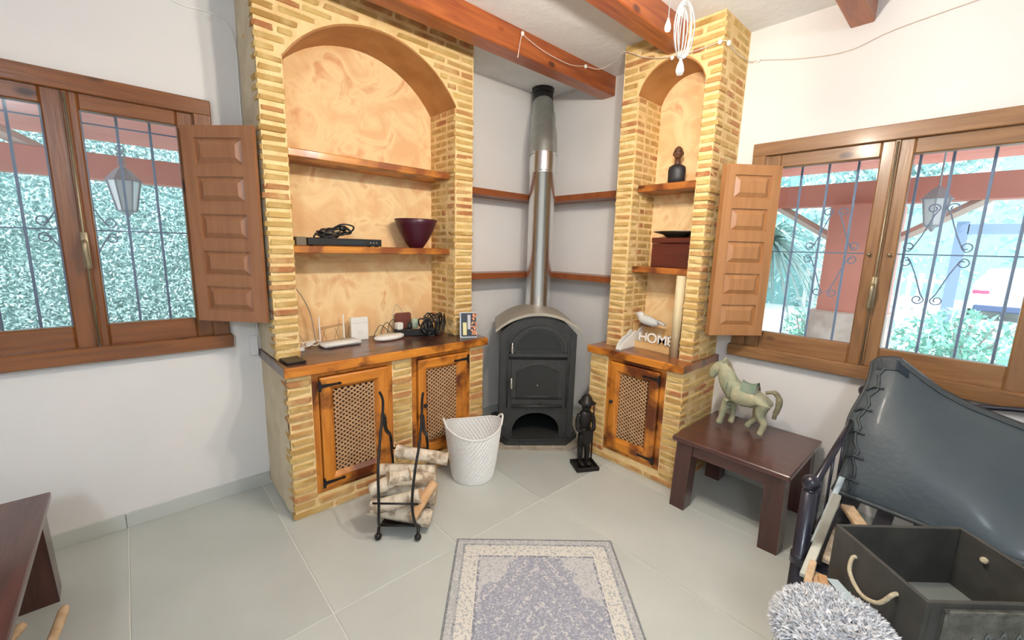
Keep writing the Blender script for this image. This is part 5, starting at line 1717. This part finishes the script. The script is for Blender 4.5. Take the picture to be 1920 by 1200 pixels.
for i in range(5):
    w_ = .0265-.005*i; h_ = .072-.004*i; off = -.003*i
    tube(bm, [Vector((1.150, .613, 2.130))+vd*(w_*math.cos(2*PI*k/36)+off*.4)+Vector((.675*.006*math.sin(i*2+k*.2), .74*.006*math.sin(i*2+k*.2), h_*math.sin(2*PI*k/36)-.002*i)) for k in range(36)], .0017, 6, closed=True)
tube(bm, [Vector((1.150, .613, 2.200)), Vector((1.152, .614, 2.40)), Vector((1.19, .64, 2.57))], .0018, 6)
bake('cord_loops', bm, M['white'], coil, True)
# added fill globe, unseen behind the viewpoint, to lift the room's ambient light
gb = thing('fill_globe', 'added fill-light globe, unseen behind the viewpoint', 'ceiling light', (-1.1, -1.1, CZ))
bm = BM(); lathe(bm, [(.07, CZ), (.06, CZ-.03), (.012, CZ-.04), (.012, 2.66), (.05, 2.65), (.05, 2.62)][::-1], (-1.1, -1.1, 0), 20); bake('fill_mount', bm, M['white'], gb, True)
bm = BM(); sphere(bm, (-1.1, -1.1, 2.47), .16, seg=24, rings=16); bake('fill_sphere', bm, emis('fill_glow', (.80, .90, 1.0), 80.0), gb, True)
# ------------------------------------------------------------------ outside
M['paving'] = mat('pale_paving', (.62, .62, .58), .9, col2=(.50, .50, .46), nscale=1.5, bump=.2)
M['porch_floor'] = mat('porch_tiles', (.62, .58, .54), .7)
M['terra'] = mat('terracotta_paint', (.60, .22, .16), .7, col2=(.66, .26, .19), nscale=3)
M['roofred'] = mat('red_roof_boards', (.86, .34, .27), .7, col2=(.90, .40, .32), nscale=3)
M['cream'] = mat('cream_timber', (.60, .50, .42), .7)
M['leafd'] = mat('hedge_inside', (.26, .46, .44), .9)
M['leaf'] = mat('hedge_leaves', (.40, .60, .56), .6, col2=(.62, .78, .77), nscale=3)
M['leaf2'] = mat('bush_leaves', (.18, .46, .36), .6, col2=(.32, .58, .48), nscale=3)
M['yucca'] = mat('yucca_leaves', (.22, .40, .38), .6, col2=(.40, .55, .50), nscale=6)
M['trunk'] = mat('trunk_bark', (.36, .32, .30), .9)
GZ = -.15
bm = BM()
box(bm, (-30, YW+TH, GZ-.2), (45, 45, GZ)); box(bm, (XW+TH, -30, GZ-.2), (45, YW+TH, GZ))
o = bake('ground', bm, M['paving']); o['kind'] = 'structure'
bm = BM(); box(bm, (-6, YW+TH, GZ), (5.6, 5.6, -.02)); box(bm, (XW+TH, -6, GZ), (5.6, YW+TH, -.02))
o = bake('porch_floor', bm, M['porch_floor']); o['kind'] = 'structure'

# porch: eave beams, posts, boarded roof
PE = 5.20
def eave(name, mp, u0, u1, label):
    bm = BM(); mb(bm, mp, u0, u1, PE-.08, PE+.08, 2.03, 2.24, .006); o = bake(name, bm, M['terra']); tag(o, label, 'beam', 'porch eave beams')
eave('eave_beam', mapx, -6, 5.28, 'terracotta porch beam seen through the left window')
eave('eave_beam', mapy, -6, 5.12, 'terracotta porch beam seen through the right window')
for nm, mp, u1 in (('porch_roof', mapx, 5.5), ('porch_roof', mapy, 5.3)):
    r = thing(nm, 'sloping porch roof of red boards outside the %s window' % ('left' if mp is mapx else 'right'), 'roof', (*mp(0, 4), 2.6), 0, 'porch roofs')
    d0, d1, z0, z1 = YW+TH if mp is mapx else XW+TH, 5.62, 2.95, 2.42
    nb_ = 15
    for i in range(nb_):
        a = d0+(d1-d0)*i/nb_; b_ = d0+(d1-d0)*(i+1)/nb_
        za = z0+(z1-z0)*i/nb_; zb = z0+(z1-z0)*(i+1)/nb_
        bm = BM()
        ex = 0 if mp is mapx else 0
        P = lambda u, v, w_: Vector((*mp(u, v), w_))
        ue = min(u1, b_) if True else u1
        q = [P(-6, a+.006, za), P(ue, a+.006, za), P(ue, b_-.002, zb), P(-6, b_-.002, zb)]
        lo_ = [bm.verts.new(p) for p in q]; hi_ = [bm.verts.new(p+Vector((0, 0, .03))) for p in q]
        bm.faces.new(lo_); bm.faces.new(hi_[::-1])
        for k in range(4): bm.faces.new((lo_[k], hi_[k], hi_[(k+1) % 4], lo_[(k+1) % 4]))
        bake('roof_board', bm, M['roofred'], r)
    us = [-5.2, -4.0, -2.8, -1.6, -.35, .75, 1.9, 3.0] if mp is mapx else [-5, -3.8, -2.6, -1.4, -.35, .60, 1.7, 2.9]
    for u in us:
        bm = BM()
        A = [P(u-.035, d0, z0-.09), P(u+.035, d0, z0-.09), P(u+.035, d1, z1-.09), P(u-.035, d1, z1-.09)]
        lo_ = [bm.verts.new(p) for p in A]; hi_ = [bm.verts.new(p+Vector((0, 0, .09))) for p in A]
        bm.faces.new(lo_); bm.faces.new(hi_[::-1])
        for k in range(4): bm.faces.new((lo_[k], hi_[k], hi_[(k+1) % 4], lo_[(k+1) % 4]))
        bake('rafter', bm, M['cream'], r)
# column with stone foot and braces
pc = thing('porch_column', 'square terracotta porch column on a stone foot outside the right window', 'column', (PE, .77, GZ))
bm = BM(); box(bm, (PE-.22, .52, 1.02), (PE+.22, 1.02, 2.03), bev=.01); bake('shaft', bm, M['terra'], pc)
bm = BM(); box(bm, (PE-.26, .48, GZ), (PE+.26, 1.07, 1.03), bev=.015); bake('stone_foot', bm, mat('rough_stone', (.50, .40, .34), .9, col2=(.68, .60, .52), nscale=9, bump=.6), pc)
bm = BM()
for s in (-1, 1): tube(bm, [(PE, .77+s*.24, 1.72), (PE, .77+s*.75, 2.05)], .04, 4)
bake('brace', bm, M['cream'], pc)
pc2 = thing('porch_column', 'square terracotta porch column at the far left, outside the left window', 'column', (-1.15, PE, GZ))
bm = BM(); box(bm, (-1.35, PE-.2, .9), (-.97, PE+.2, 2.03), bev=.01); bake('shaft', bm, M['terra'], pc2)
bm = BM(); box(bm, (-1.40, PE-.25, GZ), (-.92, PE+.25, .9), bev=.01); bake('stone_foot', bm, M['cream'], pc2)
bm = BM(); tube(bm, [(-.97, PE-.02, 2.52), (-.40, PE-.02, 2.20)], .05, 4); bake('brace', bm, M['cream'], pc2)

M['lmetal'] = mat('lantern_metal', (.34, .38, .42), .5)
def lantern(loc, zt, label):
    r = thing('porch_lantern', label, 'lantern', (loc[0], loc[1], loc[2]))
    x, y, z = loc
    bm = BM(); tube(bm, [(x, y, z+.30), (x, y, zt)], .006, 6)
    for i in range(3): tube(bm, [(x+.02*math.cos(2*PI*k/10), y, z+.335+.045*i+.022*math.sin(2*PI*k/10)) for k in range(10)], .004, 5, closed=True)
    bake('chain', bm, M['lmetal'], r, True)
    bm = BM(); lathe(bm, [(.105, .215), (.085, .235), (.045, .285), (.02, .305), (.0, .31)], loc, 6); lathe(bm, [(.0, -.03), (.012, -.02), (.02, .0), (.05, .015), (.055, .02), (.0, .021)], loc, 6); bake('cap', bm, M['lmetal'], r)
    bm = BM()
    for k in range(6):
        a = 2*PI*k/6
        tube(bm, [(x+.052*math.cos(a), y+.052*math.sin(a), z+.02), (x+.088*math.cos(a), y+.088*math.sin(a), z+.22)], .005, 5)
    bake('cage', bm, M['lmetal'], r)
    bm = BM(); lathe(bm, [(.049, .022), (.084, .218)], loc, 6, caps=False); bake('lantern_glass', bm, mat('frosted_glass', (.75, .80, .82), .3), r)
lantern((.035, 4.0, 1.71), 2.79, 'hanging porch lantern seen through the left window')
lantern((4.6, .285, 1.78), 2.68, 'hanging porch lantern seen through the right window')

# leaf masses
def leaf_mass(name, regions, n, size, m_leaf, label, cat, seed=1, core=True, group=None, front=None):
    rnd = random.Random(seed)
    xs_ = [r_[0][0] for r_ in regions]+[r_[1][0] for r_ in regions]
    r = thing(name, label, cat, (sum(xs_)/len(xs_), (regions[0][0][1]+regions[0][1][1])/2, GZ), 0, group)
    if core:
        bm = BM()
        for lo, hi in regions:
            d = .10
            box(bm, (lo[0]+d, lo[1]+d, lo[2]), (hi[0]-d, hi[1]-d, hi[2]-d))
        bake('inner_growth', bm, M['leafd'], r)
    verts, faces = [], []
    for i in range(n):
        lo, hi = regions[i % len(regions)]
        f = rnd.random(); p = [rnd.uniform(lo[k], hi[k]) for k in range(3)]
        if core:
            k = rnd.choice((0, 1, 0, 1, 2)); s_ = rnd.random() < .5
            if k == 2: p[2] = hi[2]-rnd.random()*.1
            else: p[k] = (lo[k]+rnd.random()*.12) if s_ else (hi[k]-rnd.random()*.12)
        if front is not None:
            p = [rnd.uniform(front[0], front[1]) if i % 5 else rnd.uniform(lo[0], hi[0]), lo[1]-.02+rnd.random()*.13, rnd.uniform(lo[2], hi[2])]
        p = Vector(p)
        a = Vector((rnd.gauss(0, 1), rnd.gauss(0, 1), rnd.gauss(0, 1))).normalized()
        b_ = a.cross(Vector((rnd.gauss(0, 1), rnd.gauss(0, 1), rnd.gauss(0, 1)))).normalized()
        s_ = size*rnd.uniform(.6, 1.3)
        k = len(verts)
        verts += [p-a*s_, p-b_*s_*.4, p+a*s_, p+b_*s_*.4]
        faces.append((k, k+1, k+2, k+3))
    me = bpy.data.meshes.new('foliage'); me.from_pydata([tuple(v-r.location) for v in verts], [], faces)
    me.materials.append(m_leaf)
    o = bpy.data.objects.new('foliage', me); COL.objects.link(o); o.parent = r; o['kind'] = 'stuff'
    return r
leaf_mass('hedge', [((-6, 7.2, GZ), (5.5, 8.2, 3.6))], 95000, .025, M['leaf'], 'tall clipped blue-green hedge filling the left window', 'hedge', 2, front=(-2.2, 2.4))
leaf_mass('hedge', [((26, -9, GZ), (28, 9, 6.0)), ((16.6, 3.6, GZ), (17.6, 12, 4.5)), ((12.6, 4.4, GZ), (13.6, 12, 3.8))], 30000, .12, M['leaf'], 'distant hedge and trees behind the white car', 'hedge', 3)
def bush(c, r_, h_, n, size, label, seed, m_=None, name='bush'):
    rnd = random.Random(seed)
    o_ = thing(name, label, 'bush', (c[0], c[1], GZ))
    bm = BM()
    for k in range(9):
        a = rnd.uniform(0, 2*PI); q = rnd.uniform(.2, .8)*r_
        tube(bm, smoothpts([(c[0], c[1], GZ), (c[0]+q*.4*math.cos(a), c[1]+q*.4*math.sin(a), GZ+h_*.45), (c[0]+q*math.cos(a), c[1]+q*math.sin(a), GZ+h_*.85)], 3), .010, 5)
    bake('stems', bm, M['trunk'], o_)
    verts, faces = [], []
    for i in range(n):
        d = Vector((rnd.gauss(0, 1), rnd.gauss(0, 1), rnd.gauss(0, 1))).normalized()*rnd.random()**.4
        p = Vector((d.x*r_, d.y*r_, GZ+h_*.55+d.z*h_*.45))
        a = Vector((rnd.gauss(0, 1), rnd.gauss(0, 1), abs(rnd.gauss(0, 1)))).normalized(); b_ = a.cross(Vector((rnd.gauss(0, 1), rnd.gauss(0, 1), rnd.gauss(0, 1)))).normalized()
        s_ = size*rnd.uniform(.6, 1.3); k = len(verts)
        verts += [tuple(p-a*s_-Vector((0, 0, GZ))), tuple(p-b_*s_*.35-Vector((0, 0, GZ))), tuple(p+a*s_-Vector((0, 0, GZ))), tuple(p+b_*s_*.35-Vector((0, 0, GZ)))]
        faces.append((k, k+1, k+2, k+3))
    me = bpy.data.meshes.new('foliage'); me.from_pydata(verts, [], faces); me.materials.append(m_ or M['leaf2'])
    o = bpy.data.objects.new('foliage', me); COL.objects.link(o); o.parent = o_; o['kind'] = 'stuff'
bush((7.6, .05, 0), .62, 1.10, 1500, .055, 'leafy round bush in the middle of the right window', 5)
bush((8.4, 1.05, 0), .42, .95, 900, .05, 'small bush beside the agave outside the right window', 6)
bush((7.3, 1.55, 0), .36, 1.0, 1100, .04, 'bush beside the stone foot of the porch column', 7)
bush((6.2, 1.30, 0), .28, .65, 800, .035, 'low bush under the yucca outside the right window', 8)
def spiky(c, z0, n, L_, w_, droop, label, name, seed, trunk=None):
    rnd = random.Random(seed)
    o_ = thing(name, label, 'plant', (c[0], c[1], GZ))
    if trunk:
        bm = BM(); tube(bm, smoothpts([(c[0]-.25, c[1]+.10, GZ), (c[0]-.10, c[1]+.05, z0*.5), (c[0], c[1], z0)], 4), [.11]*8+[.09], 10); bake('trunk', bm, M['trunk'], o_, True)
    bm = BM()
    for i in range(n):
        a = rnd.uniform(0, 2*PI); e = rnd.uniform(-.5, 1.3); L1 = L_*rnd.uniform(.7, 1.1)
        pts = []
        d = Vector((math.cos(a)*math.cos(e), math.sin(a)*math.cos(e), math.sin(e)))
        p = Vector((c[0], c[1], z0))
        side = Vector((-math.sin(a), math.cos(a), 0))
        rows = []
        for k in range(6):
            t_1 = k/5; ww = w_*(1-t_1)**.7*(.6+1.2*t_1*(1-t_1)*2)+.001
            q = p+d*(L1*t_1)+Vector((0, 0, -droop*L1*t_1*t_1))
            rows.append((bm.verts.new(q-side*ww), bm.verts.new(q+Vector((0, 0, -ww*.5))), bm.verts.new(q+side*ww)))
        for k in range(5):
            A, B_ = rows[k], rows[k+1]
            bm.faces.new((A[0], A[1], B_[1], B_[0])); bm.faces.new((A[1], A[2], B_[2], B_[1]))
    o = bake('leaf_crown', bm, M['yucca'], o_); o['kind'] = 'stuff'
spiky((6.4, 1.95, 0), 1.72, 190, .90, .022, .75, 'drooping yucca with long narrow leaves in the left pane of the right window', 'yucca', 11, True)
spiky((8.4, 3.5, 0), 1.9, 120, .9, .022, .6, 'farther yucca behind the shutter side of the right window', 'yucca', 15, True)
spiky((6.25, .66, 0), .22, 26, .50, .030, .25, 'spiky agave at the bottom of the right window', 'agave', 12)

# gate post with arched gate frame, picket fence
gt = thing('driveway_gate', 'dark blue gate post and cross bar behind the porch lantern view', 'gate', (15, .3, GZ))
bm = BM(); box(bm, (14.9, .28, GZ), (15.1, .50, 2.45)); bake('gate_post', bm, M['bars'], gt)
bm = BM(); box(bm, (14.9, -4.5, 2.15), (15.1, .3, 2.38)); bake('cross_bar', bm, M['bars'], gt)
bm = BM(); box(bm, (14.92, -4.5, GZ+.9), (15.08, -4.3, 2.2)); bake('far_post', bm, M['bars'], gt)
fn = thing('picket_fence', 'pale fence of upright bars left of the gate post', 'fence', (16.2, 1.8, GZ))
M['picket'] = mat('pale_pickets', (.62, .58, .52), .8)
for i in range(14):
    y = .75+.22*i
    bm = BM(); box(bm, (16.15, y, GZ), (16.22, y+.10, 1.15), bev=.01); bake('picket', bm, M['picket'], fn)
bm = BM(); box(bm, (16.22, .6, .9), (16.27, 3.9, 1.0)); box(bm, (16.22, .6, .1), (16.27, 3.9, .2)); bake('fence_rail', bm, M['picket'], fn)
bt = leaf_mass('tree', [((12.4, .0, 2.6), (14.6, 3.2, 5.0))], 9000, .09, M['leaf'], 'pale-trunked tree with broken leafy crown beyond the agave, behind the right window', 'tree', 9, core=False)
bm = BM(); tube(bm, smoothpts([(13.2, 1.75, GZ), (13.2, 1.72, 1.0), (13.2, 1.66, 2.6), (13.3, 1.5, 4.5)], 4), [.24]*4+[.17]*4+[.13]*4+[.1], 12); bake('trunk', bm, mat('pale_bark', (.55, .58, .58), .9), bt, True)

# white car, rear view
car = thing('car', 'white car seen from behind in the driveway, right edge of the right window', 'car', (18.6, -.85, GZ), 0)
M['carw'] = mat('white_car_paint', (.86, .87, .88), .25, coat=.6)
def carsec(x, pts):  # cross-section in y,z
    return [Vector((x, y, GZ+z)) for y, z in pts]
yc = -.85
def sec(x, w_, zb2, zs, zt2, wt):
    h = []
    P_ = [(-w_, zb2), (-w_*1.02, (zb2+zs)/2), (-w_*.98, zs), (-wt, zt2), (0, zt2+.03), (wt, zt2), (w_*.98, zs), (w_*1.02, (zb2+zs)/2), (w_, zb2)]
    return [Vector((x, yc+y, GZ+z)) for y, z in P_]
bm = BM()
S_ = [sec(18.0, .80, .45, .80, .90, .70), sec(18.05, .88, .32, .92, 1.02, .76), sec(18.35, .90, .28, .96, 1.05, .74), sec(18.75, .90, .28, .97, 1.38, .60), sec(19.5, .90, .28, .97, 1.46, .60), sec(20.5, .90, .28, .95, 1.40, .60), sec(21.1, .90, .28, .92, 1.00, .76), sec(22.0, .86, .30, .82, .88, .70), sec(22.2, .75, .42, .70, .76, .6)]
R3 = [[bm.verts.new(p) for p in s_] for s_ in S_]
for A, B_ in zip(R3, R3[1:]):
    for k in range(8): bm.faces.new((A[k], A[k+1], B_[k+1], B_[k]))
    bm.faces.new((A[8], A[0], B_[0], B_[8]))
bm.faces.new(R3[0]); bm.faces.new(R3[-1][::-1])
bake('car_body', bm, M['carw'], car, True)
bm = BM(); prism(bm, [(-.66, 1.08), (.66, 1.08), (.56, 1.36), (-.56, 1.36)], lambda u, v, w_: Vector((18.37+(v-1.06)*1.18+w_, yc+u, GZ+v)), -.02, .02); bake('rear_window', bm, mat('car_glass', (.35, .42, .46), .1), car)
for s in (-1, 1):
    bm = BM(); box(bm, (17.99, yc+s*.70-.17, GZ+.74), (18.12, yc+s*.70+.17, GZ+.86), bev=.02); bake('tail_light', bm, mat('red_lens', (.65, .08, .16), .2), car)
    for x in (18.75, 21.35):
        bm = BM(); lathe(bm, [(.0, -.1), (.20, -.1), (.31, -.09), (.32, 0), (.31, .09), (.20, .1), (.0, .1)], (0, 0, 0), 24, m=Matrix.Translation((x, yc+s*.80, GZ+.32)) @ Matrix.Rotation(PI/2, 4, 'X')); bake('wheel', bm, M['black'], car, True)
bm = BM(); box(bm, (17.98, yc-.80, GZ+.26), (18.15, yc+.80, GZ+.44), bev=.03); bake('rear_bumper', bm, mat('dark_blue_bumper', (.06, .09, .18), .6), car)
bm = BM(); box(bm, (17.975, yc-.26, GZ+.50), (17.99, yc+.26, GZ+.61)); bake('blank_plate', bm, M['carw'], car)
